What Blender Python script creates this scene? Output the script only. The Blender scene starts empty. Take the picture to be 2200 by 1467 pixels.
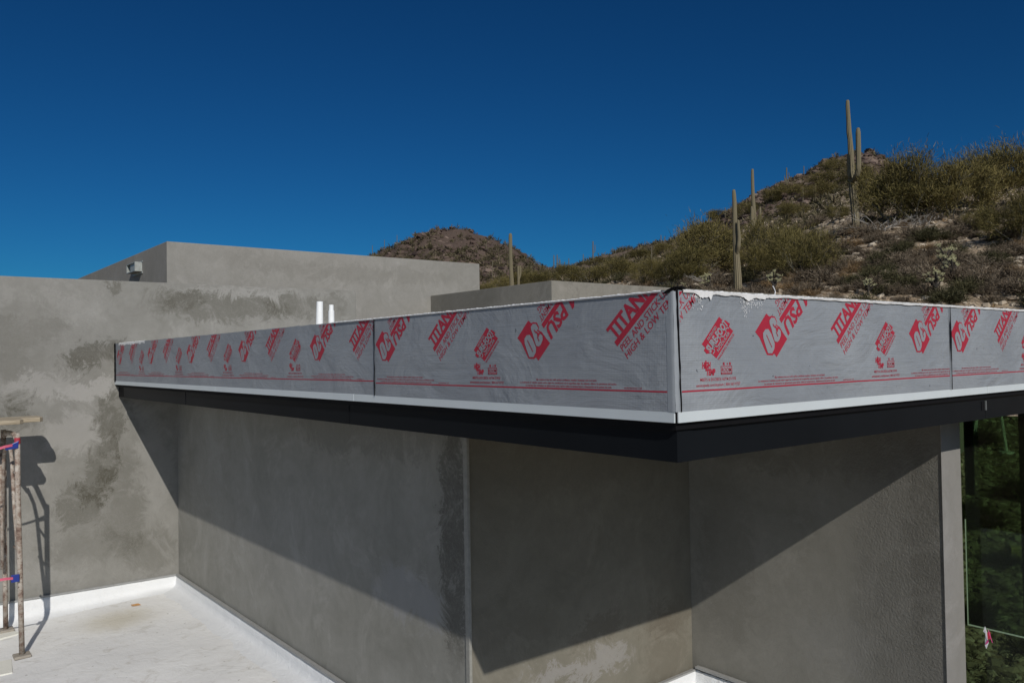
import bpy, bmesh, math, random
import numpy as np
from mathutils import Vector, Matrix, noise as mnoise

random.seed(7); rng = np.random.default_rng(11)
SC = bpy.context.scene
COL = SC.collection
R_ = math.radians

# ------------------------------------------------------------------ camera
# building coordinates are measured in units of U metres
U = 0.6
CP = [1745.8, 2.470683, 0.0191446, -0.0161230]
CC = np.array([2.822399, -3.334367, -0.336500])
def axes():
    f, yaw, pitch, roll = CP
    d = np.array([math.cos(pitch)*math.cos(yaw), math.cos(pitch)*math.sin(yaw), math.sin(pitch)])
    r = np.array([math.sin(yaw), -math.cos(yaw), 0.]); u = np.cross(r, d)
    c, s = math.cos(roll), math.sin(roll)
    return c*r+s*u, -s*r+c*u, d
AR, AU, AD = axes()
def ray(x, y): return AD+(x-1100)/CP[0]*AR-(y-733.5)/CP[0]*AU
def hit(x, y, ax, val):
    d = ray(x, y); return CC+(val-CC[ax])/d[ax]*d
cam = bpy.data.cameras.new('camera'); camo = bpy.data.objects.new('camera', cam); COL.objects.link(camo)
cam.sensor_width = 36; cam.lens = CP[0]/2200*36; cam.clip_start = .05; cam.clip_end = 5000
m = Matrix.Identity(4)
for i in range(3):
    m[i][0] = AR[i]; m[i][1] = AU[i]; m[i][2] = -AD[i]; m[i][3] = CC[i]*U
camo.matrix_world = m
SC.camera = camo
CM = CC*U

# ------------------------------------------------------------------ sky, sun, exposure
SUN = Vector((3.317, -1.136, 2.37)).normalized()
world = bpy.data.worlds.new('World'); SC.world = world; world.use_nodes = True
nt = world.node_tree; nt.nodes.clear()
sky = nt.nodes.new('ShaderNodeTexSky'); sky.sky_type = 'NISHITA'; sky.sun_disc = False
sky.sun_elevation = math.asin(SUN.z); sky.sun_rotation = math.atan2(SUN.x, SUN.y)
sky.altitude = 700; sky.air_density = 1.0; sky.dust_density = 0.12; sky.ozone_density = 3.5
gm = nt.nodes.new('ShaderNodeGamma'); gm.inputs[1].default_value = 1.25
bg = nt.nodes.new('ShaderNodeBackground'); bg.inputs[1].default_value = 0.05
out = nt.nodes.new('ShaderNodeOutputWorld')
nt.links.new(sky.outputs[0], gm.inputs[0])
# deep blue tint put into the anti-sun sky; the rest stays bright for ambient
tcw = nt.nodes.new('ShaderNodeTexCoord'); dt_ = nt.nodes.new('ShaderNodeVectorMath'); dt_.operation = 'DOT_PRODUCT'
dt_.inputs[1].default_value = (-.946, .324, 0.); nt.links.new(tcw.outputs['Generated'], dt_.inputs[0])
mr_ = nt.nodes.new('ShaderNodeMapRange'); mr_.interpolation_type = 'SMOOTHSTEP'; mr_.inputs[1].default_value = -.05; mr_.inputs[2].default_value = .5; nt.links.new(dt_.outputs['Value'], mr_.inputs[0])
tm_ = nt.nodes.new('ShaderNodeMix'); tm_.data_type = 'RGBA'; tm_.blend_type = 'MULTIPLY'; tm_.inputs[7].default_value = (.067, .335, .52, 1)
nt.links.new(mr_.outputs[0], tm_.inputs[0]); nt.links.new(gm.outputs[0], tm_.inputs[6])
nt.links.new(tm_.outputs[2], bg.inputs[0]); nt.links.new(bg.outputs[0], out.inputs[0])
sl = bpy.data.lights.new('sun', 'SUN'); sl.energy = 3.75; sl.angle = R_(0.5); sl.color = (1, .955, .89)
so = bpy.data.objects.new('sun', sl); COL.objects.link(so)
so.rotation_euler = SUN.to_track_quat('Z', 'Y').to_euler(); so.location = (10, -10, 30)
SC.view_settings.view_transform = 'Standard'; SC.view_settings.look = 'None'
SC.view_settings.exposure = -0.12; SC.view_settings.gamma = 1

# ------------------------------------------------------------------ material helpers
def newmat(name):
    m = bpy.data.materials.new(name); m.use_nodes = True
    nt = m.node_tree; b = nt.nodes['Principled BSDF']
    return m, nt, b
class NG:
    def __init__(s, nt): s.nt = nt
    def n(s, t, **kw):
        nd = s.nt.nodes.new(t)
        for k, v in kw.items(): setattr(nd, k, v)
        return nd
    def l(s, a, b): s.nt.links.new(a, b)
    def setv(s, inp, v):
        if hasattr(v, 'node'): s.l(v, inp)
        else: inp.default_value = v
    def math(s, op, a, b=0., c=0., clamp=False):
        nd = s.n('ShaderNodeMath', operation=op, use_clamp=clamp)
        s.setv(nd.inputs[0], a); s.setv(nd.inputs[1], b); s.setv(nd.inputs[2], c); return nd.outputs[0]
    def noise(s, vec, scale, detail=5., rough=.6, dist=0.):
        nd = s.n('ShaderNodeTexNoise'); s.setv(nd.inputs['Scale'], scale); nd.inputs['Detail'].default_value = detail
        nd.inputs['Roughness'].default_value = rough; nd.inputs['Distortion'].default_value = dist
        if vec is not None: s.l(vec, nd.inputs['Vector'])
        return nd.outputs
    def ramp(s, fac, stops):
        nd = s.n('ShaderNodeValToRGB'); el = nd.color_ramp.elements
        while len(el) < len(stops): el.new(.5)
        for e, (p, c) in zip(el, stops): e.position = p; e.color = c if len(c) == 4 else (*c, 1)
        s.l(fac, nd.inputs[0]); return nd.outputs[0]
    def mix(s, fac, a, b, mode='MIX'):
        nd = s.n('ShaderNodeMix', data_type='RGBA', blend_type=mode)
        s.setv(nd.inputs[0], fac); s.setv(nd.inputs[6], a if hasattr(a, 'node') else (*a, 1)); s.setv(nd.inputs[7], b if hasattr(b, 'node') else (*b, 1))
        return nd.outputs[2]
    def mapr(s, v, a, b, c=0., d=1.):
        nd = s.n('ShaderNodeMapRange', interpolation_type='SMOOTHSTEP'); s.setv(nd.inputs[0], v)
        for i, x in enumerate((a, b, c, d)): nd.inputs[i+1].default_value = x
        return nd.outputs[0]
    def pos(s): return s.n('ShaderNodeNewGeometry').outputs['Position']
    def scalev(s, v, sc):
        nd = s.n('ShaderNodeVectorMath', operation='MULTIPLY'); s.l(v, nd.inputs[0]); nd.inputs[1].default_value = sc; return nd.outputs[0]
    def bump(s, h, strength, dist, b, prev=None):
        nd = s.n('ShaderNodeBump'); nd.inputs['Strength'].default_value = strength; nd.inputs['Distance'].default_value = dist
        s.l(h, nd.inputs['Height'])
        if prev is not None: s.l(prev, nd.inputs['Normal'])
        if b is not None: s.l(nd.outputs[0], b.inputs['Normal'])
        return nd.outputs[0]

def plain(name, col, rough=.6, metal=0., var=.12, scale=8., bump=.0, bscale=60.):
    m, nt, b = newmat(name); g = NG(nt); P = g.pos()
    n1 = g.noise(P, scale)[0]
    c = g.mix(n1, [x*(1-var) for x in col], [min(1, x*(1+var)) for x in col])
    g.l(c, b.inputs['Base Color']); b.inputs['Roughness'].default_value = rough; b.inputs['Metallic'].default_value = metal
    if bump: g.bump(g.noise(P, bscale, 4)[0], bump, .004, b)
    return m

def stucco(name, base, axes_, blobs=(), dark=(.085, .078, .058), light=None, rough_x=None, seed=0., contrast=1.):
    """trowelled stucco; blobs = damp or re-trowelled patches, also shade painted under the canopy (centre, radii, tilt, strength) in metres"""
    m, nt, b = newmat(name); g = NG(nt)
    P0 = g.pos(); ofs = g.n('ShaderNodeVectorMath', operation='ADD'); g.l(P0, ofs.inputs[0]); ofs.inputs[1].default_value = (seed, seed*1.7, seed*.3); P = ofs.outputs[0]
    sep = g.n('ShaderNodeSeparateXYZ'); g.l(P0, sep.inputs[0])
    big = g.noise(P, .55, 6, .62, .6)[0]; mid = g.noise(P, 2.4, 7, .68, 1.0)[0]; fine = g.noise(P, 14, 6, .75)[0]
    streak = g.noise(g.scalev(P, (3., 3., .5)), 3.0, 5, .7, .4)[0]
    v = g.math('ADD', g.math('MULTIPLY', g.math('SUBTRACT', big, .5), .85*contrast), g.math('MULTIPLY', g.math('SUBTRACT', mid, .5), .75*contrast))
    v = g.math('ADD', v, g.math('MULTIPLY', g.math('SUBTRACT', fine, .5), .36))
    v = g.math('ADD', v, g.math('MULTIPLY', g.math('SUBTRACT', streak, .5), .16))
    v = g.math('ADD', v, .5, clamp=True)
    lo = [x*.60 for x in base]; hi = [min(1, x*1.34) for x in base]
    lo[2] *= .92
    c = g.mix(v, lo, hi)
    # scratchy edge distortion
    wv = g.noise(P, 4.5, 9, .85, .8)[1]
    dsc = g.n('ShaderNodeVectorMath', operation='MULTIPLY_ADD'); g.l(wv, dsc.inputs[0]); dsc.inputs[1].default_value = (.8, .8, .8); 
    sb = g.n('ShaderNodeVectorMath', operation='SUBTRACT'); g.l(P0, sb.inputs[0]); sb.inputs[1].default_value = (.4, .4, .4); g.l(sb.outputs[0], dsc.inputs[2])
    s2 = g.n('ShaderNodeSeparateXYZ'); g.l(dsc.outputs[0], s2.inputs[0])
    tot = None
    for (ca, cb, ra, rb, tilt, st) in blobs:
        a = g.math('SUBTRACT', s2.outputs[axes_[0]], ca); bb = g.math('SUBTRACT', s2.outputs[axes_[1]], cb)
        ct, sn = math.cos(tilt), math.sin(tilt)
        a1 = g.math('ADD', g.math('MULTIPLY', a, ct), g.math('MULTIPLY', bb, sn))
        b1 = g.math('SUBTRACT', g.math('MULTIPLY', bb, ct), g.math('MULTIPLY', a, sn))
        d = g.math('SQRT', g.math('ADD', g.math('POWER', g.math('ABSOLUTE', g.math('DIVIDE', a1, ra)), 2.), g.math('POWER', g.math('ABSOLUTE', g.math('DIVIDE', b1, rb)), 2.)))
        k = g.math('MULTIPLY', g.mapr(d, 1.15, .70), st)
        tot = k if tot is None else g.math('ADD', tot, k)
    if tot is not None:
        scr = g.noise(g.scalev(P, (1., 1., 1.)), 16, 7, .85, 3.)[0]; pos_ = g.math('MULTIPLY', tot, g.math('MULTIPLY', g.mapr(mid, .2, .62, .6, 1.0), g.mapr(scr, .3, .55, .45, 1.1)), clamp=True)
        c = g.mix(pos_, c, dark)
        neg = g.math('MULTIPLY', tot, -1., clamp=True)
        c = g.mix(neg, c, light or [x*1.5 for x in base])
    arc = g.noise(g.scalev(P, (1., 1., 1.)), 4.2, 6, .72, 3.2)[0]
    ln_ = g.math('MULTIPLY', g.math('SUBTRACT', 1., g.math('MULTIPLY', g.math('ABSOLUTE', g.math('SUBTRACT', arc, .5)), 28.), clamp=True), g.mapr(big, .4, .6))
    c = g.mix(g.math('MULTIPLY', ln_, .22), c, [x*.62 for x in base])
    pl_ = g.mapr(g.noise(P, 1.3, 7, .75, 1.6)[0], .53, .63); c = g.mix(g.math('MULTIPLY', pl_, .30), c, [min(1, x*1.38) for x in base])
    g.l(c, b.inputs['Base Color']); b.inputs['Roughness'].default_value = .9; b.inputs['Specular IOR Level'].default_value = .25
    grain = g.noise(P, 120, 4, .7)[0]; tro = g.noise(g.scalev(P, (1, 1, .6)), 11, 7, .72, .7)[0]
    hgt = g.math('ADD', g.math('MULTIPLY', grain, .5), g.math('MULTIPLY', tro, .45))
    if rough_x is not None:   # coarse unfinished texture toward one edge: (axis, from, to)
        f = g.mapr(g.math('ADD', sep.outputs[rough_x[0]], g.math('MULTIPLY', g.math('SUBTRACT', big, .5), .8)), rough_x[1], rough_x[2])
        co = g.noise(P, 85, 3, .7)[0]
        hgt = g.math('ADD', hgt, g.math('MULTIPLY', g.math('MULTIPLY', co, f), 2.2))
        c2 = g.mix(g.math('MULTIPLY', f, .45), c, [x*.5 for x in base]); g.l(c2, b.inputs['Base Color'])
    g.bump(hgt, .55, .006, b)
    return m

# ------------------------------------------------------------------ mesh helpers
class MB:
    def __init__(s): s.v = []; s.f = []; s.m = []
    def add(s, vs, fs, mi=0):
        o = len(s.v); s.v += [tuple(v) for v in vs]; s.f += [tuple(i+o for i in f) for f in fs]; s.m += [mi]*len(fs); return s
    def box(s, a, b, mi=0):
        x0, y0, z0 = a; x1, y1, z1 = b
        return s.add([(x0,y0,z0),(x1,y0,z0),(x1,y1,z0),(x0,y1,z0),(x0,y0,z1),(x1,y0,z1),(x1,y1,z1),(x0,y1,z1)],
              [(0,3,2,1),(4,5,6,7),(0,1,5,4),(1,2,6,5),(2,3,7,6),(3,0,4,7)], mi)
    def tube(s, pts, rads, n=10, mi=0, caps=True):
        pts = [Vector(p) for p in pts]
        if not hasattr(rads, '__len__'): rads = [rads]*len(pts)
        rings = []; prev = None
        for i, p in enumerate(pts):
            t = (pts[min(i+1, len(pts)-1)]-pts[max(i-1, 0)]).normalized()
            if prev is None: a = t.orthogonal().normalized()
            else: a = (prev-t*prev.dot(t)).normalized()
            prev = a; b = t.cross(a)
            rings.append([p+(a*math.cos(2*math.pi*k/n)+b*math.sin(2*math.pi*k/n))*rads[i] for k in range(n)])
        vs = [v for r in rings for v in r]; fs = []
        for i in range(len(pts)-1):
            for k in range(n):
                k2 = (k+1) % n; fs.append((i*n+k, i*n+k2, (i+1)*n+k2, (i+1)*n+k))
        if caps: fs += [tuple(range(n))[::-1], tuple((len(pts)-1)*n+k for k in range(n))]
        return s.add(vs, fs, mi)
    def obj(s, name, mats, parent=None, base=None, scale=U, smooth=False, bevel=0.):
        """base in metres: the world place of the parent's origin"""
        me = bpy.data.meshes.new(name)
        bs = np.array(base if base is not None else (0, 0, 0), float)
        me.from_pydata((np.array(s.v, float)*scale-bs).tolist(), [], s.f)
        for mt in (mats if isinstance(mats, (list, tuple)) else [mats]): me.materials.append(mt)
        me.polygons.foreach_set('material_index', s.m)
        if smooth: me.polygons.foreach_set('use_smooth', [True]*len(me.polygons))
        me.update()
        o = bpy.data.objects.new(name, me); COL.objects.link(o)
        if parent: o.parent = parent
        elif base is not None: o.location = base
        if bevel:
            bv = o.modifiers.new('bevel', 'BEVEL'); bv.width = bevel; bv.segments = 2; bv.limit_method = 'ANGLE'
        return o
def tag(o, label=None, cat=None, group=None, kind=None):
    if label: o['label'] = label
    if cat: o['category'] = cat
    if group: o['group'] = group
    if kind: o['kind'] = kind
    return o
def thing(name, base, label, cat, group=None):
    o = bpy.data.objects.new(name, None); o.empty_display_size = .2; COL.objects.link(o); o.location = base
    return tag(o, label, cat, group)
def kids(o): return [c for c in o.children]
def copy_thing(root, loc, rotz, scl, label, group=None, tilt=0.):
    r = root.copy(); COL.objects.link(r); r.location = loc; r.rotation_euler = (tilt, 0, rotz)
    r.scale = scl if hasattr(scl, '__len__') else (scl,)*3
    r['label'] = label
    if group: r['group'] = group
    for ch in kids(root):
        c = ch.copy(); COL.objects.link(c); c.parent = r
    return r

# ------------------------------------------------------------------ terrain shape (metres; distances from the viewpoint)
def uaz(u):                      # picture column -> compass angle
    d = ray(u, 760); a = math.atan2(d[1], d[0]); return a+2*math.pi if a < -math.pi/2 else a
US = [-900, 0, 500, 700, 785, 850, 920, 1010, 1050, 1100, 1185, 1300, 1450, 1560, 1640, 1750, 1800, 1850, 1880, 1910, 1960, 2050, 2200, 3000]
RR = [36, 51, 75, 110, 150, 200, 300, 420, 600]
TB = {36: [790,790,790,785,780,775,765,750,740,730,715,690,668,655,650,646,644,642,642,642,645,650,655,690],
 51: [790,785,780,770,765,760,745,725,710,695,665,638,610,590,572,540,515,497,492,488,482,478,468,470],
 75: [790,780,775,765,755,745,730,705,695,680,640,610,578,552,525,485,455,430,425,420,412,402,388,400],
 110: [785,780,770,760,750,740,720,695,680,665,625,590,545,508,475,435,405,385,380,380,392,400,400,400],
 150: [785,780,770,755,745,730,710,680,665,650,612,568,518,467,413,364,345,332,329,343,375,410,420,440],
 200: [780,780,765,750,730,715,690,660,640,625,600,550,520,478,430,390,375,365,365,375,400,430,450,480],
 300: [780,780,750,640,553,526,500,505,520,537,592,600,560,540,520,500,500,500,500,500,500,500,500,560],
 420: [780,780,760,690,600,560,540,545,555,575,620,630,620,620,610,600,600,600,600,600,600,600,600,650],
 600: [770]*24}
UA = np.array([uaz(u) for u in US])
tabz = [[-5.6]*24, [-5.3]*24, [-4.9]*24,
        [-4.3, -4.3, -4.3, -4.3, -4.3, -4.2, -4.1, -4., -4., -3.9, -3.8, -3.7, -3.6, -3.5, -3.4, -3.3, -3.2, -3.1, -3.1, -3.1, -3.0, -3.0, -2.9, -2.9],
        [-3.6, -3.6, -3.5, -3.4, -3.3, -3.2, -3., -2.8, -2.6, -2.4, -2., -1.7, -1.4, -1.3, -1.2, -1.1, -1.1, -1., -1., -1., -.9, -.9, -.8, -.8]]
TR = [0.5, 8, 12, 20, 28]+RR
for r in RR:
    row = []
    for u, y in zip(US, TB[r]):
        d = ray(u, y); row.append(CM[2]+r*d[2]/math.hypot(d[0], d[1]))
    tabz.append(row)
tabz = np.array(tabz); LR = np.log(np.array(TR, float))
def vnoise(x, y, seed):
    xi = np.floor(x).astype(int); yi = np.floor(y).astype(int); fx = x-xi; fy = y-yi
    fx = fx*fx*(3-2*fx); fy = fy*fy*(3-2*fy)
    def h(a, b):
        n = (a*374761393+b*668265263+seed*974634777) & 0x7fffffff
        n = ((n ^ (n >> 13))*1274126177) & 0x7fffffff
        return ((n ^ (n >> 16)) & 0xffff)/65535.
    return (h(xi, yi)*(1-fx)+h(xi+1, yi)*fx)*(1-fy)+(h(xi, yi+1)*(1-fx)+h(xi+1, yi+1)*fx)*fy-.5
def fbm(x, y, sc, octv=4, seed=1, ridg=False):
    t = np.zeros_like(x); a = 1.
    for o in range(octv):
        n = vnoise(x*sc*2**o, y*sc*2**o, seed+o)
        t = t+a*((.5-np.abs(n)*2) if ridg else n*2); a *= .55
    return t
def tz(x, y, bumps=True):
    """ground height at x, y (arrays)"""
    dx = x-CM[0]; dy = y-CM[1]; r = np.maximum(np.hypot(dx, dy), .6); az = np.arctan2(dy, dx)
    az = np.where(az < -math.pi/2, az+2*math.pi, az)          # the seam lies behind the viewpoint
    # column position (angles fall as u grows)
    ci = np.interp(-az, -UA, np.arange(len(UA))); ri = np.interp(np.log(r), LR, np.arange(len(LR)))
    c0 = np.clip(np.floor(ci).astype(int), 0, len(UA)-2); r0 = np.clip(np.floor(ri).astype(int), 0, len(LR)-2)
    fc = ci-c0; fr = ri-r0
    z = (tabz[r0, c0]*(1-fc)+tabz[r0, c0+1]*fc)*(1-fr)+(tabz[r0+1, c0]*(1-fc)+tabz[r0+1, c0+1]*fc)*fr
    off = np.maximum(0, np.abs(az-UA[11])-R_(50))             # outside the view the land levels off
    k = np.exp(-(off/R_(22))**2); low = -5.2+.02*r
    z = z*k+low*(1-k)
    if bumps:
        w = np.clip((r-22)/30, 0, 1); far = np.clip((r-60)/120, 0, 1)
        z = z+w*(.22*fbm(x, y, .22, 3, 3)+.10*fbm(x, y, 1.1, 3, 9))+far*(.9*fbm(x, y, .06, 5, 21, True)+.7*fbm(x, y, .28, 4, 31, True))
        z = z+np.clip((r-220)/80, 0, 1)*(4.2*fbm(x, y, .026, 4, 41, True)+2.9*fbm(x, y, .09, 5, 51, True)+.7*fbm(x, y, .5, 3, 61)-2.6)
        z = z-np.clip((r-40)/120, 0, 1)*.5
    return z
def tz1(x, y): return float(tz(np.array([x]), np.array([y]))[0])
def at_r(u, r):
    a = uaz(u); x = CM[0]+r*math.cos(a); y = CM[1]+r*math.sin(a); return Vector((x, y, tz1(x, y)))
def at_px(u, y, r0=34., r1=420.):
    """the first ground point out along column u that is seen as high as row y"""
    d = ray(u, y); s = d[2]/math.hypot(d[0], d[1]); a = math.atan2(d[1], d[0])
    rs = np.exp(np.linspace(math.log(r0), math.log(r1), 260)); xs = CM[0]+rs*math.cos(a); ys = CM[1]+rs*math.sin(a)
    zs = tz(xs, ys); ok = np.where((zs-CM[2])/rs >= s)[0]
    i = int(ok[0]) if len(ok) else int(np.argmax((zs-CM[2])/rs))
    return Vector((xs[i], ys[i], zs[i])), rs[i]

# ------------------------------------------------------------------ ground
def mat_ground():
    m, nt, b = newmat('desert_soil'); g = NG(nt); P = g.pos()
    n1 = g.noise(P, .12, 6, .65)[0]; n2 = g.noise(P, 1.6, 6, .7)[0]; n3 = g.noise(P, 9, 5, .75)[0]
    soil = g.ramp(n2, [(.3, (.12, .085, .052)), (.43, (.25, .185, .118)), (.56, (.40, .315, .215)), (.75, (.56, .48, .36))])
    vo = g.n('ShaderNodeTexVoronoi'); vo.inputs['Scale'].default_value = 2.6; g.l(P, vo.inputs['Vector'])
    rock = g.ramp(vo.outputs['Color'], [(0., (.10, .07, .065)), (.5, (.19, .145, .125)), (1., (.34, .29, .24))])
    sep = g.n('ShaderNodeSeparateXYZ'); g.l(P, sep.inputs[0])
    ds = g.n('ShaderNodeVectorMath', operation='LENGTH'); g.l(P, ds.inputs[0])
    farf = g.mapr(ds.outputs['Value'], 70., 150., .0, .8)
    f = g.math('MULTIPLY', g.mapr(n3, .42, .6), g.math('ADD', farf, .35), clamp=True)
    c = g.mix(f, soil, rock)
    c = g.mix(g.math('MULTIPLY', g.mapr(g.noise(P, 4.5, 6, .8)[0], .5, .62), .5), c, (.07, .06, .04))
    c = g.mix(g.mapr(ds.outputs['Value'], 85., 135., 0., .72), c, g.mix(n3, (.055, .04, .032), (.20, .145, .115)))
    vf = g.mapr(ds.outputs['Value'], 190., 280., 0., .75)      # the far hill is of dark volcanic rock
    c = g.mix(vf, c, g.mix(n3, (.03, .022, .018), (.12, .085, .07)))
    g.l(c, b.inputs['Base Color']); b.inputs['Roughness'].default_value = .95; b.inputs['Specular IOR Level'].default_value = .1
    h1 = g.bump(n3, .9, .05, None); g.bump(vo.outputs['Distance'], .6, .06, b, h1)
    return m
def build_ground():
    a0, a1 = UA[0], UA[-1]
    angs = list(np.linspace(uaz(-60), uaz(2260), 620))
    lo = uaz(2260)-.0; hi = uaz(-60)
    rest = np.linspace(hi, lo+2*math.pi, 120)[1:-1]
    A = np.array(list(np.linspace(lo, hi, 620))+list(rest))
    rs = np.concatenate([[.6, 3, 6, 9], np.exp(np.linspace(math.log(11), math.log(430), 330)), [520, 700, 1200, 3000]])
    AA, RG = np.meshgrid(A, rs, indexing='ij')
    X = CM[0]+RG*np.cos(AA); Y = CM[1]+RG*np.sin(AA); Z = tz(X.ravel(), Y.ravel()).reshape(X.shape)
    far = RG > 600; Z = np.where(far, 3.-(RG-600)*.001, Z)
    na, nr = X.shape; V = np.stack([X, Y, Z], -1).reshape(-1, 3)
    i, j = np.meshgrid(np.arange(na), np.arange(nr-1), indexing='ij'); i2 = (i+1) % na
    F = np.stack([i*nr+j, i*nr+j+1, i2*nr+j+1, i2*nr+j], -1).reshape(-1, 4)
    me = bpy.data.meshes.new('hills'); me.from_pydata(V.tolist(), [], F.tolist()); me.update()
    me.polygons.foreach_set('use_smooth', [True]*len(me.polygons))
    bm = bmesh.new(); bm.from_mesh(me); bm.faces.ensure_lookup_table()
    bmesh.ops.contextual_create(bm, geom=[e for e in bm.edges if e.is_boundary and (e.verts[0].co.xy-Vector(CM[:2])).length < 1]) 
    bmesh.ops.recalc_face_normals(bm, faces=bm.faces); bm.to_mesh(me); bm.free()
    me.materials.append(mat_ground())
    o = bpy.data.objects.new('hills', me); COL.objects.link(o); tag(o, kind='structure'); return o
build_ground()

# ------------------------------------------------------------------ building volumes
def UW(x, y, ax, v):
    q = hit(x, y, ax, v)*U; return q
XL, YA, XB, YC, XC = -12.337, 1.019, -3.347, 4.198, -.509
def blobs_px(ax, v, lst, axes_):
    """patches measured on the wall plane: (x, y, half width px, half height px, tilt, strength)"""
    o = []
    for (x, y, w, h, t, s) in lst:
        c = UW(x, y, ax, v); a = UW(x+w, y, ax, v); b = UW(x, y+h, ax, v)
        ra = max(abs(a[axes_[0]]-c[axes_[0]]), .02); rb = max(abs(b[axes_[1]]-c[axes_[1]]), .02)
        o.append((c[axes_[0]], c[axes_[1]], ra, rb, t, s))
    return o
BASE = (.218, .212, .196)
mL = stucco('stucco_end_wall', BASE, (1, 2), blobs_px(0, XL, [
    (200, 760, 75, 26, .35, .75), (245, 615, 22, 14, 0, .7), (40, 860, 38, 26, 0, .5), (240, 890, 34, 60, 0, .62), (215, 1010, 34, 80, -.3, .6),
    (165, 1090, 50, 50, .5, .55), (260, 1070, 60, 120, 0, .35), (20, 900, 60, 30, 0, .45), (480, 660, 150, 32, 0, .5), (660, 655, 90, 30, 0, .42),
    (200, 1180, 120, 40, 0, .25), (80, 830, 70, 26, .2, -.5), (190, 835, 70, 24, .2, -.7), (150, 930, 60, 50, 0, -.5), (330, 1000, 40, 120, 0, -.25), (560, 628, 200, 9, 0, -.35), (100, 660, 160, 30, 0, -.2), (40, 690, 110, 60, 0, .3), (40, 1000, 60, 60, 0, -.35), (100, 1230, 120, 30, 0, -.2), (330, 1180, 60, 50, 0, .3), (20, 780, 60, 40, 0, .25), (380, 640, 60, 20, 0, .3)], (1, 2)),
    dark=(.074, .069, .052), light=(.33, .32, .30), seed=3.1)
mA = stucco('stucco_shaded_wall', (.25, .244, .222), (0, 2), blobs_px(1, YA, [
    (975, 1130, 34, 300, 0, .75), (880, 1280, 90, 60, 0, -.5), (620, 1190, 120, 120, 0, -.12), (760, 930, 200, 50, 0, .3)], (0, 2)),  # top and pale patches paint the shade under the canopy, lighter lower down
    dark=(.07, .066, .055), light=(.26, .26, .26), seed=9.)
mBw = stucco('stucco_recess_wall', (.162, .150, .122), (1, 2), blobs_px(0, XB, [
    (1290, 1350, 60, 30, 0, .6), (1440, 1330, 60, 40, 0, .55), (1440, 1400, 50, 90, 0, .5), (1250, 1440, 120, 30, 0, -.55), (1120, 1360, 100, 50, 0, .25), (1200, 1000, 300, 60, 0, .25)], (1, 2)),  # wide top patch paints in the shading below the canopy
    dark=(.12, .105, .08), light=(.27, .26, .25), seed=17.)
mCw = stucco('stucco_side_wall', (.205, .196, .172), (0, 2), blobs_px(1, YC, [
    (1985, 1180, 40, 240, 0, .5), (1700, 950, 300, 70, 0, .35), (1560, 1200, 60, 220, 0, .25), (1800, 1380, 100, 60, 0, -.2)], (0, 2)),  # second patch is shade under the roof edge put into the colour
    dark=(.085, .078, .06), light=(.24, .235, .22), rough_x=(0, -.95, -.6), seed=23.)
mE = stucco('stucco_pillar_face', (.222, .214, .205), (1, 2), contrast=.5, seed=29.)
mBig = stucco('stucco_tall_block', (.252, .242, .222), (1, 2), blobs_px(0, -16, [(800, 590, 200, 20, 0, .2), (560, 560, 80, 20, 0, .16)], (1, 2)), seed=40., contrast=.75)
mMid = stucco('stucco_low_block', (.205, .193, .168), (0, 2), [(-8.6, .75, .9, .35, 0, .3), (-6.75, .7, .12, .5, 0, .4)], dark=(.1, .095, .08), seed=51.)

# left end wall with its own thickness, behind the canopy end
w = MB(); w.box((XL-.45, -9, -7.6), (XL, 4.595, 1.087))
e = w.obj('parapet_wall', mL, base=(XL*U, 0, -7.6*U), bevel=.008)
tag(e, 'mottled grey stucco wall at far left where the wrapped roof edge ends', 'wall')
# tall block
t = thing('stucco_block', (-23*U, 6*U, -7.6*U), 'tall grey stucco block against the sky behind the left wall', 'building')
b_ = MB(); b_.box((-30, 1.871, -7.6), (-16, 10.455, 2.352)); b_.obj('wall', mBig, t, t.location, bevel=.006)
# galvanised scupper box on its left face
gal = plain('galvanised_sheet', (.34, .36, .34), .5, .3, .5, 22)
sx0, sx1, sz0, sz1 = -18.85, -18.05, 1.875, 2.1
b_ = MB(); y1 = 1.868; y0 = 1.70
b_.box((sx0, y0, sz1-.02), (sx1, y1, sz1)); b_.box((sx0, y0, sz0), (sx1, y1, sz0+.02))
b_.box((sx0, y0, sz0+.02), (sx0+.03, y1, sz1-.02)); b_.box((sx1-.03, y0, sz0+.02), (sx1, y1, sz1-.02)); b_.box((sx0+.26, y0+.03, sz0+.02), (sx1-.03, y0+.05, sz1-.02))
b_.box((sx0-.06, y1-.012, sz0-.05), (sx1+.06, y1, sz0)); b_.box((sx0-.06, y1-.012, sz1), (sx1+.06, y1, sz1+.03))
sc = b_.obj('scupper_box', gal, t, t.location); sc['label'] = 'galvanised scupper box sticking out of the left face'
# low block behind the canopy roof
b_ = MB(); b_.box((-15.995, 8.778, -7.6), (-10.964, 30, 1.378))
e = b_.obj('stucco_block', mMid, base=(-13.4*U, 19*U, -7.6*U), bevel=.006)
tag(e, 'low grey stucco block standing between the tall block and the wrapped roof corner', 'building')

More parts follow.
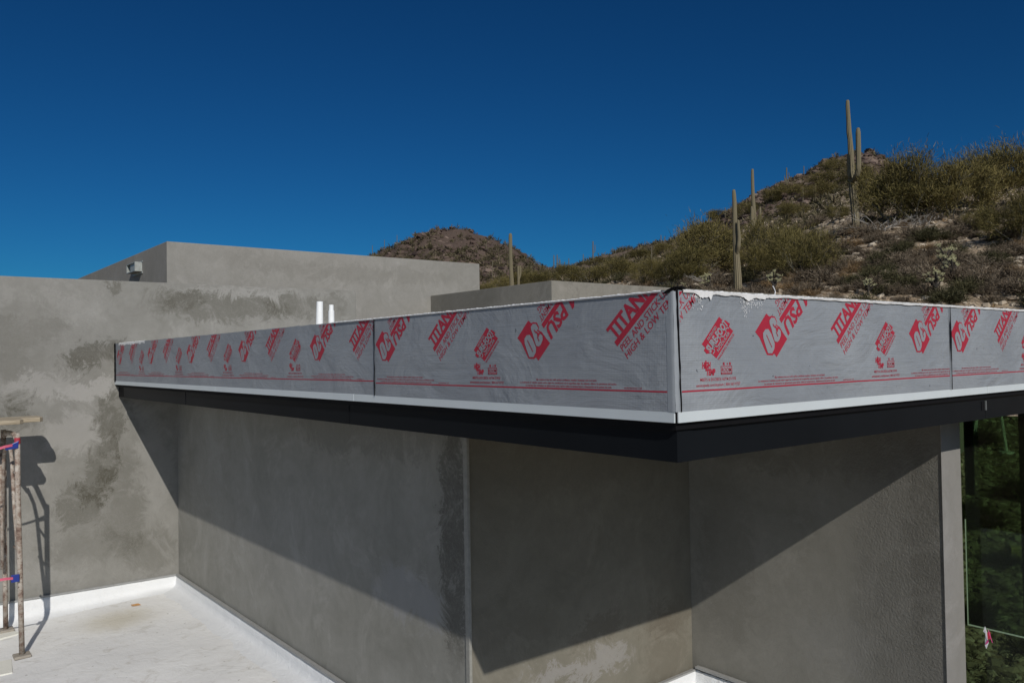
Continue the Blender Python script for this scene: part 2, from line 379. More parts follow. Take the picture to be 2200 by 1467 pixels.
# recessed wall under the canopy: three faces and the pillar-like end
t = thing('recessed_wall', (XB*U, YA*U, -4.35*U), 'grey stucco wall in the shade under the wrapped roof edge, ending in a pale pillar edge', 'wall')
ZT = -.742
b_ = MB(); b_.box((XL+.004, YA, -7.6), (XB-.07, YA+.36, ZT)); o = b_.obj('wall_face', mA, t, t.location); o['label'] = 'long left face of the recessed wall'
b_ = MB(); b_.box((XB-.066, YA-.012, -7.6), (XB-.002, YA+.02, ZT)); b_.obj('corner_bead', plain('casing_bead', (.23, .225, .2), .8, 0, .3, 30, .3), t, t.location, bevel=.004)
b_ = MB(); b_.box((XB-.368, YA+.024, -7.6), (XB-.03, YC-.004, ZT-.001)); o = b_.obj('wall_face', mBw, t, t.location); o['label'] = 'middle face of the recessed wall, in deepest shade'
b_ = MB(); b_.box((XB-.36, YC, -7.6), (XC-.006, YC+.362, ZT)); o = b_.obj('wall_face', mCw, t, t.location); o['label'] = 'right face of the recessed wall with coarse dark texture'
b_ = MB(); b_.box((XC-.004, YC-.012, -7.6), (XC+.004, YC+.372, ZT)); o = b_.obj('pillar_face', mE, t, t.location, bevel=.002); o['label'] = 'smooth pale sunlit end face of the wall'

# ------------------------------------------------------------------ white flat roof below with its upturned edge
def mat_roof():
    m, nt, b = newmat('white_roof_coating'); g = NG(nt); P = g.pos()
    n1 = g.noise(P, .8, 6, .6)[0]; n2 = g.noise(P, 6, 8, .72, .6)[0]; n3 = g.noise(P, 40, 5, .7)[0]
    c = g.mix(g.mapr(n1, .3, .7), (.65, .645, .625), (.745, .74, .715))
    c = g.mix(g.math('MULTIPLY', g.mapr(n2, .52, .7), .5), c, (.42, .39, .33))
    sp = g.noise(P, 22, 3, .5)[0]; c = g.mix(g.math('MULTIPLY', g.mapr(sp, .70, .74), .55), c, (.22, .2, .17))
    d = g.n('ShaderNodeVectorMath', operation='DISTANCE'); g.l(P, d.inputs[0]); q = hit(255, 1335, 2, -4.4)*U; d.inputs[1].default_value = tuple(q)
    c = g.mix(g.math('MULTIPLY', g.mapr(g.math('ADD', d.outputs['Value'], g.math('MULTIPLY', n2, .5)), .75, .3), .6), c, (.45, .40, .28))
    g.l(c, b.inputs['Base Color']); b.inputs['Roughness'].default_value = .75
    h = g.math('ADD', g.noise(P, 5, 6, .7, 1.)[0], g.math('MULTIPLY', n3, .25))
    g.bump(h, .5, .02, b); return m
def mat_cant():
    m, nt, b = newmat('white_foam_upturn'); g = NG(nt); P = g.pos()
    n = g.noise(P, 25, 5, .65, .8)[0]; c = g.mix(g.noise(P, 3, 5)[0], (.62, .63, .63), (.72, .725, .72))
    g.l(c, b.inputs['Base Color']); b.inputs['Roughness'].default_value = .7; g.bump(n, .6, .012, b); return m
mroof = mat_roof(); mcant = mat_cant()
def fl(y): return -4.32+.04*(y-1)
t = thing('low_roof', (-6*U, -2*U, -4.45*U), 'white coated flat roof at the foot of the stucco walls', 'flat roof')
def roof_z(x, y):
    # distance to the two wall lines gives the small fillet
    return fl(y)
b_ = MB(); NX, NY = 170, 130; xs = np.linspace(XL+.02, XC-.01, NX); ys = np.linspace(-9, YC-.02, NY)
idx = {}
for i, x in enumerate(xs):
    for j, y in enumerate(ys):
        if y > YA-.01 and x < XB+.01: continue
        z = fl(y)+.012*mnoise.noise(Vector((x*1.3, y*1.3, 0)))+.005*mnoise.noise(Vector((x*6, y*6, 3)))
        idx[i, j] = len(b_.v); b_.v.append((x, y, z))
for i in range(NX-1):
    for j in range(NY-1):
        k = [(i, j), (i+1, j), (i+1, j+1), (i, j+1)]
        if all(q in idx for q in k): b_.f.append(tuple(idx[q] for q in k)); b_.m.append(0)
b_.obj('roof_surface', mroof, t, t.location, smooth=True)
def cant(name, path, nrm, ztop, seed):
    """rough foam upturn: flat grey ledge line on top, curving out at the bottom"""
    mb = MB(); prof = [(.022, 0.), (.035, -.012), (.05, -.05), (.055, -.12), (.07, -.19), (.12, -.235), (.24, -.262), (.42, -.29)]
    n = 150; rows = []
    for k in range(n+1):
        f = k/n; p = Vector(path[0]).lerp(Vector(path[1]), f); row = []
        zt = ztop[0]*(1-f)+ztop[1]*f; zb = fl(p.y)
        for q, (o, dz) in enumerate(prof):
            w = .007*mnoise.noise(Vector((f*40+seed, q*1.1, seed)))+.006*mnoise.noise(Vector((f*160, q*2, seed)))
            zz = zt+dz/.29*(zt-(zb-.02)) if q < len(prof)-1 else zb-.03
            row.append((p.x+nrm[0]*(o+w), p.y+nrm[1]*(o+w), zz+w*(.6 if q else .9)))
        rows.append(row)
    vs = [v for r in rows for v in r]; L = len(prof); fs = []
    for k in range(n):
        for q in range(L-1): fs.append((k*L+q, (k+1)*L+q, (k+1)*L+q+1, k*L+q+1))
    mb.add(vs, fs); o = mb.obj(name, mcant, t, t.location, smooth=True); return o
cant('foam_upturn', ((XL, -9, 0), (XL, YA-.03, 0)), (1, 0), (-4.05, -4.118), 1.)
cant('foam_upturn', ((XL+.03, YA-.012, 0), (XB, YA-.012, 0)), (0, -1), (-4.128, -4.105), 5.)
cant('foam_upturn', ((XB, YA+.0, 0), (XB, YC-.03, 0)), (1, 0), (-4.05, -3.985), 9.)
cant('foam_upturn', ((XB+.03, YC, 0), (XC, YC, 0)), (0, -1), (-3.985, -3.96), 13.)
led = plain('grey_ledge', (.26, .26, .25), .8, 0, .3, 20, .4)
for a, b2 in [((XL+.001, -9, -4.045), (XL+.05, YA-.03, -4.02)), ((XL+.05, YA-.062, -4.118), (XB-.07, YA-.014, -4.084)), ((XB+.002, YA+.0, -4.05), (XB+.045, YC-.03, -4.03)), ((XB+.05, YC-.06, -3.955), (XC-.01, YC-.003, -3.93))]:
    mb = MB(); n = 40
    dx = b2[0]-a[0]; dy = b2[1]-a[1]; lng = 0 if dx > dy else 1
    for k in range(n):
        f0, f1 = k/n, (k+1)/n
        pa = list(a); pb = list(b2); pa[lng] = a[lng]+(b2[lng]-a[lng])*f0; pb[lng] = a[lng]+(b2[lng]-a[lng])*f1-.0005
        # follow the upturn's slope
        if a[0] == XL+.001: s0 = (1-f0)*.0+f0*(-.068); pa[2] += s0; pb[2] += s0
        if a[0] == XL+.05: s0 = f0*.02; pa[2] += s0; pb[2] += s0
        if a[0] == XB+.002: s0 = f0*.062; pa[2] += s0; pb[2] += s0
        j = .003*mnoise.noise(Vector((k*.7, a[0], 2))); pb[2] += j
        mb.box(pa, pb)
    mb.obj('stucco_ledge', led, t, t.location)

# ------------------------------------------------------------------ canopy
YE = 9.0
def mat_membrane():
    m, nt, b = newmat('grey_roof_membrane'); g = NG(nt); P = g.pos()
    sep = g.n('ShaderNodeSeparateXYZ'); g.l(P, sep.inputs[0])
    def lines(v, freq, w):
        fr = g.math('FRACT', g.math('MULTIPLY', v, freq)); return g.math('LESS_THAN', fr, w)
    s = g.math('SUBTRACT', sep.outputs[0], sep.outputs[1])
    gx = lines(s, 1/.0072, .3); gz = lines(sep.outputs[2], 1/.0072, .3)
    sc = g.math('MAXIMUM', gx, gz)
    n1 = g.noise(P, 1.7, 6, .65)[0]; st = g.noise(g.scalev(P, (1.2, 1.2, 34.)), 2., 5, .7)[0]; n2 = g.noise(P, 30, 5, .7)[0]
    c = g.mix(g.mapr(n1, .3, .7), (.208, .226, .248), (.288, .308, .328))
    c = g.mix(g.math('MULTIPLY', g.mapr(st, .5, .75), .42), c, (.145, .16, .18))
    c = g.mix(g.math('MULTIPLY', sc, g.mapr(n1, .35, .6, .12, .3)), c, (.11, .125, .14))
    dk = g.noise(P, 26, 2, .5)[0]; c = g.mix(g.math('MULTIPLY', g.mapr(dk, .745, .765), .7), c, (.06, .07, .08))
    g.l(c, b.inputs['Base Color']); b.inputs['Roughness'].default_value = .5; b.inputs['Specular IOR Level'].default_value = .35
    h1 = g.bump(g.noise(g.scalev(P, (1, 1, 1.6)), 2.6, 5, .55, 1.0)[0], .6, .03, None)
    h2 = g.bump(st, .35, .004, None, h1); g.bump(sc, .3, .0012, b, h2); return m
mmem = mat_membrane()
mred = plain('red_print', (.33, .012, .032), .5, 0, .18, 40)
mgrey = plain('unprinted_grey', (.235, .25, .27), .5, 0, .12, 12)
mstrip = plain('pale_drip_metal', (.53, .575, .59), .42, .0, .07, 6)
mwhite = plain('white_sealant', (.72, .72, .71), .6, 0, .05, 20, .5, 50)
mblack = plain('plain_black', (.006, .006, .007), .7, 0, .3, 30); mblack.node_tree.nodes['Principled BSDF'].inputs['Specular IOR Level'].default_value = .1
def mat_beam():
    m, nt, b = newmat('dark_steel'); g = NG(nt); P = g.pos()
    c = g.mix(g.noise(P, 2, 5)[0], (.004, .005, .0065), (.009, .011, .0135)); g.l(c, b.inputs['Base Color'])
    b.inputs['Metallic'].default_value = .0; b.inputs['Roughness'].default_value = .42; b.inputs['Specular IOR Level'].default_value = .3; b.inputs['IOR'].default_value = 1.18
    g.bump(g.noise(P, 1.2, 3)[0], .1, .02, b); return m
mbeam = mat_beam()
cb = (0, 0, -.9*U)
canopy = thing('roof_canopy', cb, 'cantilevered roof edge wrapped in grey membrane with red printing, dark steel beam beneath', 'roof')
b_ = MB(); b_.box((XL+.01, .02, -.735), (-.02, YE, -.02)); b_.obj('roof_deck', mroof, canopy, cb)
# steel beams
TS = -.698
b_ = MB(); b_.box((-8.552-.002+.006, .04, -.912), (-.03, .16, -.739)); b_.box((-11.93, .04, -.912), (-8.556, .16, -.739))
o = b_.obj('steel_beam', mbeam, canopy, cb); o['label'] = 'dark steel beam along the left side under the roof edge'
b_ = MB(); b_.box((-.16, .164, -.912), (-.036, 3.94, -.739)); b_.box((-.16, 3.946, -.912), (-.036, YE, -.739))
o2 = b_.obj('steel_beam', mbeam, canopy, cb); o2['label'] = 'dark steel beam along the right side under the roof edge'
b_ = MB(); b_.box((-8.553, .036, -.909), (-8.5475, .0399, -.74)); b_.box((-3.787, .036, -.909), (-3.783, .0399, -.74)); b_.obj('beam_joint', mblack, o, None)
o.children[0].parent = o; 
b_ = MB(); b_.box((-.0355, 3.865, -.838), (-.032, 3.925, -.765)); b_.obj('joint_gap', mblack, o2)
b_ = MB(); b_.box((-.0355, 3.927, -.84), (-.026, 3.95, -.762)); b_.obj('joint_plate', plain('bare_plate', (.16, .17, .17), .5, .5), o2)
for ch in list(o.children)+list(o2.children):   # the beams' mesh data is relative to the canopy's origin
    for v in ch.data.vertices: v.co -= Vector(cb)
b_ = MB(); b_.add([(XL+.01, .02, 0), (XL+.01, .13, 0), (XL+.4, .16, 0), (XL+.4, .05, 0)], [], 0)
b_ = MB(); b_.box((XL+.006, .05, -.905), (-11.94, .12, -.738)); b_.obj('beam_end_gap', mblack, canopy, cb)
b_ = MB(); b_.box((XL+.01, .17, -.76), (-.17, YE, -.741)); b_.obj('soffit', plain('dark_soffit', (.035, .035, .032), .6), canopy, cb)
# drip edge strips
b_ = MB()
b_.box((XL+.012, -.012, TS), (-7.2, .0, -.637)); b_.box((-7.197, -.0125, TS), (-3.6, .0, -.637)); b_.box((-3.597, -.012, TS), (-.002, .0, -.637))
o = b_.obj('drip_strip', mstrip, canopy, cb, bevel=.0015); o['label'] = 'pale metal strip along the bottom of the left face'
b_ = MB(); b_.box((0., .006, TS), (.012, 3.876, -.637)); b_.box((0., 3.879, TS), (.0125, YE, -.637))
o = b_.obj('drip_strip', mstrip, canopy, cb, bevel=.0015); o['label'] = 'pale metal strip along the bottom of the right face'
b_ = MB(); b_.box((-.0015, -.004, TS-.002), (.0045, .0055, -.640)); b_.obj('corner_gap', mblack, canopy, cb)
b_ = MB(); b_.box((XL+.012, .012, -.737), (-.0125, .0195, TS+.004)); b_.box((-.0195, .021, -.737), (-.014, YE, TS+.004)); b_.obj('overhang_shade_strip', mblack, canopy, cb)  # black strips paint the overhang's shadow below the drip strips

# membrane sheets: (s, t) plane -> world; face 'L' runs along -x at y=0, face 'R' along +y at x=0
def plane_pt(face, s, t, off):
    return (s, -off, t) if face == 'L' else (off, s, t)
def wrinkle(s, t, seed): return .0035*mnoise.noise(Vector((s*1.7, t*3.5, seed)))+.0022*mnoise.noise(Vector((s*5, t*9, seed)))
def sheet(face, s0, s1, thick, seed, label):
    mb = MB(); n = max(8, int(abs(s1-s0)/.05)); mt = 14; rows = []
    for i in range(n+1):
        s = s0+(s1-s0)*i/n; row = []
        for j in range(mt+1):
            t = -.640+.640*j/mt
            jit = .006*mnoise.noise(Vector((s*7, seed, 4))) if j == mt else 0
            e0 = .006*mnoise.noise(Vector((t*9, seed, 1))) if i in (0, n) else 0
            row.append(plane_pt(face, s+e0, t+jit, thick*.5+.0025*0))
        rows.append(row)
    L = mt+1; vs = [v for r in rows for v in r]; fs = [(i*L+j, (i+1)*L+j, (i+1)*L+j+1, i*L+j+1) for i in range(n) for j in range(mt)]
    if face == 'R': pass
    mb.add(vs, fs)
    # folded-over top
    k0 = len(mb.v); top = [r[-1] for r in rows]
    inn = [((p[0], .08, p[2]-.004) if face == 'L' else (-.08, p[1], p[2]-.004)) for p in top]
    mb.add(top+inn, [(i, i+1, i+2+n, i+1+n) for i in range(n)])
    o = mb.obj('membrane_sheet', mmem, canopy, cb); o['label'] = label
    sol = o.modifiers.new('thickness', 'SOLIDIFY'); sol.thickness = .003; sol.offset = 0
    return o
OFF = {'LA': .006, 'LB': .016, 'RB': .010, 'RC': .018}
shLA = sheet('L', XL+.03, -3.2, OFF['LA']*2, 1., 'far membrane sheet on the left face')
shLB = sheet('L', -3.205, .006, OFF['LB']*2-.012, 2., 'near membrane sheet on the left face, up to the corner')
shRB = sheet('R', .012, 3.212, OFF['RB']*2, 3., 'membrane sheet on the right face beside the corner')
shRC = sheet('R', 3.19, YE, OFF['RC']*2-.012, 4., 'membrane sheet on the right face at the picture edge')

# ---- printing
_tc = {}
def text2d(txt, bold=0., shear=0.):
    key = (txt, bold, shear)
    if key in _tc: return _tc[key]
    cu = bpy.data.curves.new('t', 'FONT'); cu.body = txt; cu.size = 1.; cu.offset = bold; cu.shear = shear; cu.resolution_u = 2; cu.fill_mode = 'FRONT'
    ob = bpy.data.objects.new('t', cu); COL.objects.link(ob); dg = bpy.context.evaluated_depsgraph_get(); dg.update()
    me = ob.evaluated_get(dg).to_mesh()
    v = np.array([q.co[:2] for q in me.vertices]); f = [tuple(p.vertices) for p in me.polygons]
    ob.evaluated_get(dg).to_mesh_clear(); bpy.data.objects.remove(ob); bpy.data.curves.remove(cu)
    _tc[key] = (v, f); return v, f
class P2:
    """flat print: list of (verts, faces, material index, layer)"""
    def __init__(s): s.it = []
    def poly(s, pts, mi=0, lay=0): s.it.append((np.array(pts, float), [tuple(range(len(pts)))], mi, lay)); return s
    def text(s, txt, M, h, w=None, mi=0, lay=0, bold=0., shear=0., align=0.):
        """M = (origin, e1, e2); h = cap height; w = total width (or None); align 0 left, 1 right"""
        v, f = text2d(txt, bold, shear); v = v.copy()
        x0, x1 = v[:, 0].min(), v[:, 0].max(); sc = h/.69
        v[:, 0] = (v[:, 0]-x0)*(w/(x1-x0) if w else sc*.86); v[:, 1] *= sc
        if align: v[:, 0] -= align*(v[:, 0].max())
        o, e1, e2 = [np.array(q, float) for q in M]
        s.it.append((o+v[:, :1]*e1+v[:, 1:]*e2, f, mi, lay)); return s
    def moved(s, ds, dt=0., slope=0.):
        r = P2(); r.it = [(v+np.array([ds, dt])+np.stack([np.zeros(len(v)), slope*v[:, 0]], 1), f, mi, l) for v, f, mi, l in s.it]; return r
def emit(p2, face, off, lim, name, parent, label=None):
    bm = bmesh.new()
    for v, f, mi, lay in p2.it:
        vs = [bm.verts.new((q[0], q[1], lay)) for q in v]
        for fc in f:
            try:
                nf = bm.faces.new([vs[i] for i in fc]); nf.material_index = mi
            except ValueError: pass
    for co, no in (((0, -.004, 0), (0, 1, 0)), ((lim[0], 0, 0), (-1, 0, 0)), ((lim[1], 0, 0), (1, 0, 0))):
        g_ = bm.verts[:]+bm.edges[:]+bm.faces[:]
        if g_: bmesh.ops.bisect_plane(bm, geom=g_, plane_co=co, plane_no=no, clear_outer=True)
    if not bm.faces: bm.free(); return None
    bmesh.ops.triangulate(bm, faces=[f for f in bm.faces if len(f.verts) > 4])
    for v in bm.verts:
        p = Vector(plane_pt(face, v.co.x, v.co.y, off+.0020+.0016*v.co.z)); v.co = p*U-Vector(cb)
    me = bpy.data.meshes.new(name); bm.to_mesh(me); bm.free(); me.materials.append(mred); me.materials.append(mgrey)
    o = bpy.data.objects.new(name, me); COL.objects.link(o); o.parent = parent
    if label: o['label'] = label
    return o
A = R_(42); E1 = np.array([math.cos(A), math.sin(A)]); E2 = np.array([-math.sin(A), math.cos(A)])
PL = {'outer': [(0.0051, -0.2139), (0.1184, -0.1046), (0.1496, -0.1228), (0.169, -0.1168), (0.2056, -0.1218), (0.2277, -0.1555), (0.2155, -0.169), (0.2509, -0.1819), (0.2635, -0.1951), (0.2921, -0.2235), (0.3275, -0.2541), (0.2146, -0.3621), (0.1895, -0.341), (0.1743, -0.351), (0.1169, -0.3485), (0.0472, -0.247)],
'zero': [(0.0794, -0.2209), (0.1023, -0.1983), (0.1341, -0.1962), (0.1617, -0.2242), (0.195, -0.2807), (0.1906, -0.3108), (0.167, -0.3389), (0.1255, -0.3385), (0.1048, -0.2991), (0.0815, -0.2506)],
'slit': [(0.1093, -0.2312), (0.1144, -0.2296), (0.1677, -0.3039), (0.1625, -0.3058)],
'three': [(0.1468, -0.1454), (0.1654, -0.1281), (0.1975, -0.1295), (0.2211, -0.1575), (0.2056, -0.1729), (0.233, -0.1866), (0.2584, -0.2065), (0.2608, -0.2313), (0.2412, -0.2618), (0.2212, -0.2731), (0.1955, -0.2674), (0.1747, -0.2203), (0.163, -0.1903), (0.148, -0.1641)],
'n1': [(0.1755, -0.166), (0.1832, -0.1652), (0.1956, -0.1786), (0.2035, -0.1755), (0.2161, -0.186), (0.2578, -0.1886), (0.2307, -0.1965), (0.2235, -0.2144), (0.2077, -0.2012), (0.2113, -0.1929), (0.1878, -0.1818)],
'n2': [(0.2061, -0.2111), (0.2138, -0.211), (0.231, -0.2382), (0.2245, -0.2398)]}
logo = P2()
logo.poly(PL['outer'], 0, 0).poly(PL['zero'], 1, 1).poly(PL['three'], 1, 1).poly(PL['slit'], 0, 2).poly(PL['n1'], 0, 2).poly(PL['n2'], 0, 2)
o_ = np.array([.249, -.134])
def rect(o, a0, a1, b0, b1, e1, e2): return [o+e1*a0+e2*b0, o+e1*a1+e2*b0, o+e1*a1+e2*b1, o+e1*a0+e2*b1]
head = P2(); head.poly(rect(o_, -.9, 0., .0, .034, -E1, -E2)[::-1], 0, 0)
M_ = (o_-E2*.040, -E1, -E2)
head.text('TITANIUM PSU', M_, .092, .90, 0, 0, .035, .12, align=1.)
head.text('UNDERLAYMENT', (o_+E1*.01+E2*.050, -E1, -E2), .040, .36, 0, 0, .004, .1, align=1.)
head.text('SELF-ADHERED ROOFING', (o_+E1*.035+E2*.102, -E1, -E2), .040, .56, 0, 0, .004, .1, align=1.)
title = P2(); o2_ = np.array([.905, -.286])
title.poly(rect(o2_, 0, .9, .0, .034, E1, E2), 0, 0)
title.text('TITANIUM', (o2_+E2*.040, E1, E2), .088, .52, 0, 0, .04, -.10)
title.text('PEEL AND STICK UNDERLAYMENT', (o2_-E2*.052+E1*.012, E1, E2), .040, .80, 0, 0, .006, .1)
title.text('HIGH & LOW TEMP / ICE & WATER', (o2_-E2*.106+E1*.010, E1, E2), .040, .86, 0, 0, .006, .1)
badge = P2()
bO = np.array([-.357, -.362]); bu = np.array([.155, .152]); bv = np.array([-.125, .078])
nu = bu/np.hypot(*bu); nv = bv/np.hypot(*bv)
badge.poly([bO, bO+bu, bO+bu+bv, bO+bv], 0, 0)
badge.poly([bO+bv*.42-bu*.02, bO+bv*.42+bu*.1, bO+bv*.76+bu*.1, bO+bv*.76-bu*.09, bO+bv*.55-bu*.11], 0, .4)
badge.poly([bO+bv*.30+bu*.98, bO+bv*.34+bu*1.09, bO+bv*.66+bu*1.06, bO+bv*.70+bu*.98], 0, .4)
badge.text('PATENTED', (bO+bv*.82+bu*.22, nu, nv), .017, .105, 1, 1, .02, .1)
badge.text('SURE-FOOT', (bO+bv*.42-bu*.02, nu, nv), .048, .235, 1, 1, .05, .15)
badge.text('NODULAR', (bO+bv*.09+bu*.18, nu, nv), .020, .15, 1, 1, .02, .1)
badge.text('WALKING SURFACE', (bO-bv*.16+bu*.0, nu, nv), .015, .205, 0, 0, .02, 0)
zz = [(0.02, .28), (.12, .28), (.16, .42), (.24, .42), (.28, .28), (.48, .28), (.52, .40), (.60, .40), (.64, .28), (.80, .28), (.84, .38), (.92, .38), (.96, .28)]
for (a, b), (c, d) in zip(zz[:-1], zz[1:]):
    p = bO+bu*a+bv*b; q = bO+bu*c+bv*d; n_ = q-p; n_ = np.array([-n_[1], n_[0]])/np.hypot(*n_)*.0035
    badge.poly([p-n_, q-n_, q+n_, p+n_], 1, 1)
small = P2(); H1 = np.array([1., 0]); V1 = np.array([0., 1.])
small.text('HIGH', ((-.483, -.414), H1, V1), .031, .075, 0, 0, .06, .15)
small.text('TEMP', ((-.448, -.452), H1, V1), .031, .080, 0, 0, .06, .15)
small.poly([(-.455, -.43), (-.445, -.43), (-.445, -.372), (-.455, -.372)], 0, .5)
for cx_ in (-.294, -.262, -.238):
    for k in range(3):
        a = k*math.pi/3+.3; d_ = np.array([math.cos(a), math.sin(a)])*(.010 if cx_ != -.262 else .006); n_ = np.array([-d_[1], d_[0]])*.22; c_ = np.array([cx_, -.393])
        small.poly([c_-d_-n_, c_+d_-n_, c_+d_+n_, c_-d_+n_], 0, k*.3)
for r_ in [(-.321, -.219, -.409, -.405), (-.321, -.317, -.452, -.405), (-.223, -.219, -.452, -.405), (-.321, -.219, -.452, -.441)]:
    small.poly([(r_[0], r_[2]), (r_[1], r_[2]), (r_[1], r_[3]), (r_[0], r_[3])], 0, 0)
small.text('ROOM', ((-.313, -.437), H1, V1), .022, .085, 0, .3, .01, 0)
small.text('PROTECTION', ((-.312, -.450), H1, V1), .006, .085, 1, 1, .01, 0)
small.text('MEETS & EXCEEDS ASTM D1970', ((-.501, -.484), H1, V1), .0155, .316, 0, 0, .012, 0)
small.text('eevetopeak.com/titanium | 800-567-9727', ((-.534, -.514), H1, V1), .0155, .387, 0, 0, .008, 0)
fine = P2()
fine.text('Slip resistance may vary with surface conditions, weather, footwear and roof pitch.', ((.189, -.486), H1, V1), .0120, .547, 0, 0, .008, 0)
fine.text('La resistencia al resbalon puede variar segun las condiciones de la superficie, tipo de calzado, clima y la pendiente del techo.', ((.026, -.505), H1, V1), .0115, .869, 0, 0, .008, 0)
fine.text('La marque de resistance au glissement peut varier selon la temperature, chaussures et la pente du toit.', ((.084, -.523), H1, V1), .0115, .771, 0, 0, .008, 0)
fine.text('underlayment roll', ((.951, -.523), H1, V1), .009, .133, 0, 0, .006, 0)
def prints(face, parent, off, lim, anchors, extra_t=None, slope=0., sref=0., line=True):
    for s0 in anchors:
        dt = slope*(s0-sref)
        emit(logo.moved(s0, dt), face, off, lim, 'printed_number', parent); emit(head.moved(s0, dt), face, off, lim, 'printed_heading', parent)
        if extra_t is None: emit(title.moved(s0, dt), face, off, lim, 'printed_title', parent)
        emit(badge.moved(s0, dt), face, off, lim, 'printed_badge', parent)
        emit(small.moved(s0, dt), face, off, lim, 'printed_lettering', parent)
        emit(fine.moved(s0, dt), face, off, lim, 'fine_print', parent)
    if line:
        ln = P2(); n = 40; xs_ = np.linspace(lim[0], lim[1], n+1)
        for a, b in zip(xs_[:-1], xs_[1:]):
            ya, yb = [-.5385+slope*(q-sref)+.0012*mnoise.noise(Vector((q*3, 7, 1))) for q in (a, b)]
            ln.poly([(a, ya), (b, yb), (b, yb+.0085), (a, ya+.0085)], 0, 0)
        emit(ln, face, off, lim, 'red_stripe', parent)
prints('L', shLA, OFF['LA']+.0015, (XL+.04, -3.222), [-4.492-1.92*k for k in range(0, 5)], slope=.0018, sref=-12.)
emit(title.moved(-4.492+.0, 0.), 'L', OFF['LA'], (-3.9, -3.9), 'printed_title', shLA)
prints('L', shLB, OFF['LB']-.0045, (-3.196, .0), [-3.198, -1.31])
prints('R', shRB, OFF['RB']+.0015, (.035, 3.195), [.689, 2.545])
emit(title.moved(-.342-.905+.086, 0.), 'R', OFF['RB']+.0015, (.030, 1.), 'printed_title', shRB)
prints('R', shRC, OFF['RC']-.0045, (3.222, YE), [3.21, 5.08, 6.95])

# dark seams: ragged black slivers
def sliver(face, s, off, wf, t0=-.64, t1=-.004, name='dark_seam', lean=0., seed=1, parent=canopy):
    mb = MB(); n = 40; L = []; Rr = []
    for k in range(n+1):
        f = k/n; t = t0+(t1-t0)*f; w = max(.0008, wf(f)*(1+.5*mnoise.noise(Vector((f*12, seed, 0))))); c = s+lean*f+.004*mnoise.noise(Vector((f*7, seed, 5)))
        L.append(plane_pt(face, c-w/2, t, off)); Rr.append(plane_pt(face, c+w/2, t, off))
    L2 = [plane_pt(face, *( (p[0], p[2]) if face == 'L' else (p[1], p[2]) ), off-.004) for p in L]; R2 = [plane_pt(face, *( (p[0], p[2]) if face == 'L' else (p[1], p[2]) ), off-.004) for p in Rr]
    vs = L+Rr+L2+R2; N = n+1; fs = []
    for k in range(n): fs += [(k, N+k, N+k+1, k+1), (k, k+1, 2*N+k+1, 2*N+k), (N+k, 3*N+k, 3*N+k+1, N+k+1)]
    mb.add(vs, fs); return mb.obj(name, mblack, parent, cb)
sliver('L', -3.210, .0215, lambda f: .007+.004*math.sin(f*9), seed=2, lean=.004)
sliver('R', 3.203, .0265, lambda f: .004+.018*math.exp(-((f-.62)/.18)**2)*1.0, seed=5, lean=-.004)
sliver('R', .027, .0165, lambda f: .008+.006*f, seed=8, lean=-.018, t1=.012)
sliver('L', XL+.055, .0205, lambda f: .085, seed=11, t0=-.645, t1=.004, name='dark_edge')
# folded corner lap on the left face, sun on the bend painted paler
mb = MB(); n = 30; rows = []
for k in range(n+1):
    t = -.640+.636*k/n; w = .055+.010*mnoise.noise(Vector((k*.3, 2, 2)))-(.02 if k > n*.8 else 0)
    q_ = .0012*mnoise.noise(Vector((k*.5, 7, 2))); rows.append([(-w*.78, -.0136, t), (-w*.3, -.0142, t), (.002, -.0140, t), (.0105, -.0075, t), (.0125, .018, t)])
vs = [v for r in rows for v in r]; mb.add(vs, [(i*5+j, i*5+j+1, (i+1)*5+j+1, (i+1)*5+j) for i in range(n) for j in range(4)])
lap = mb.obj('corner_lap', plain('lap_sunlit_grey', (.25, .27, .29), .45, 0, .12, 25), canopy, cb, smooth=True)
# printing that runs over the lap is on the sheet beneath; black torn fold on the very corner
mb = MB(); mb.add([(-.055, -.027, -.012), (-.02, -.029, .006), (.02, -.02, .020), (.03, .03, .024), (.02, .075, .014), (-.01, .05, .004), (.005, .0, .0), (-.03, -.02, -.012)], [(0, 1, 6, 7), (1, 2, 5, 6), (2, 3, 4, 5)])
fo = mb.obj('torn_fold', mblack, canopy, cb); so_ = fo.modifiers.new('thickness', 'SOLIDIFY'); so_.thickness = .003

# white sealant bead and spills along the top edges
def bead(face, s0, s1, off, depth, h, seed, n):
    mb = MB(); rows = []
    for k in range(n+1):
        s = s0+(s1-s0)*k/n
        dlow = depth(s); tp = h(s)*(1+.6*mnoise.noise(Vector((s*14, seed, 0)))+.5*mnoise.noise(Vector((s*45, seed, 4))))
        row = [(s, -dlow, off+.0006), (s, -dlow*.6, off+.0018), (s, tp*.5-.002, off+.0045), (s, tp, off-.004), (s, tp*.8, -.06)]
        rows.append([plane_pt(face, *q) for q in row])
    vs = [v for r in rows for v in r]; mb.add(vs, [(i*5+j, i*5+j+1, (i+1)*5+j+1, (i+1)*5+j) for i in range(n) for j in range(4)])
    return mb.obj('sealant_edge', mwhite, canopy, cb, smooth=False)
def nz(s, f, sd): return mnoise.noise(Vector((s*f, sd, .5)))
bead('L', -4.0, -.07, .019, lambda s: .004+.004*abs(nz(s, 9, 2)), lambda s: .007, 3, 500)
o = bead('L', XL+.3, -10.4, .009, lambda s: .018+.03*abs(nz(s, 6, 2))+.02*abs(nz(s, 20, 3)), lambda s: .008, 6, 260); o['label'] = 'crumpled pale sealant at the far end'
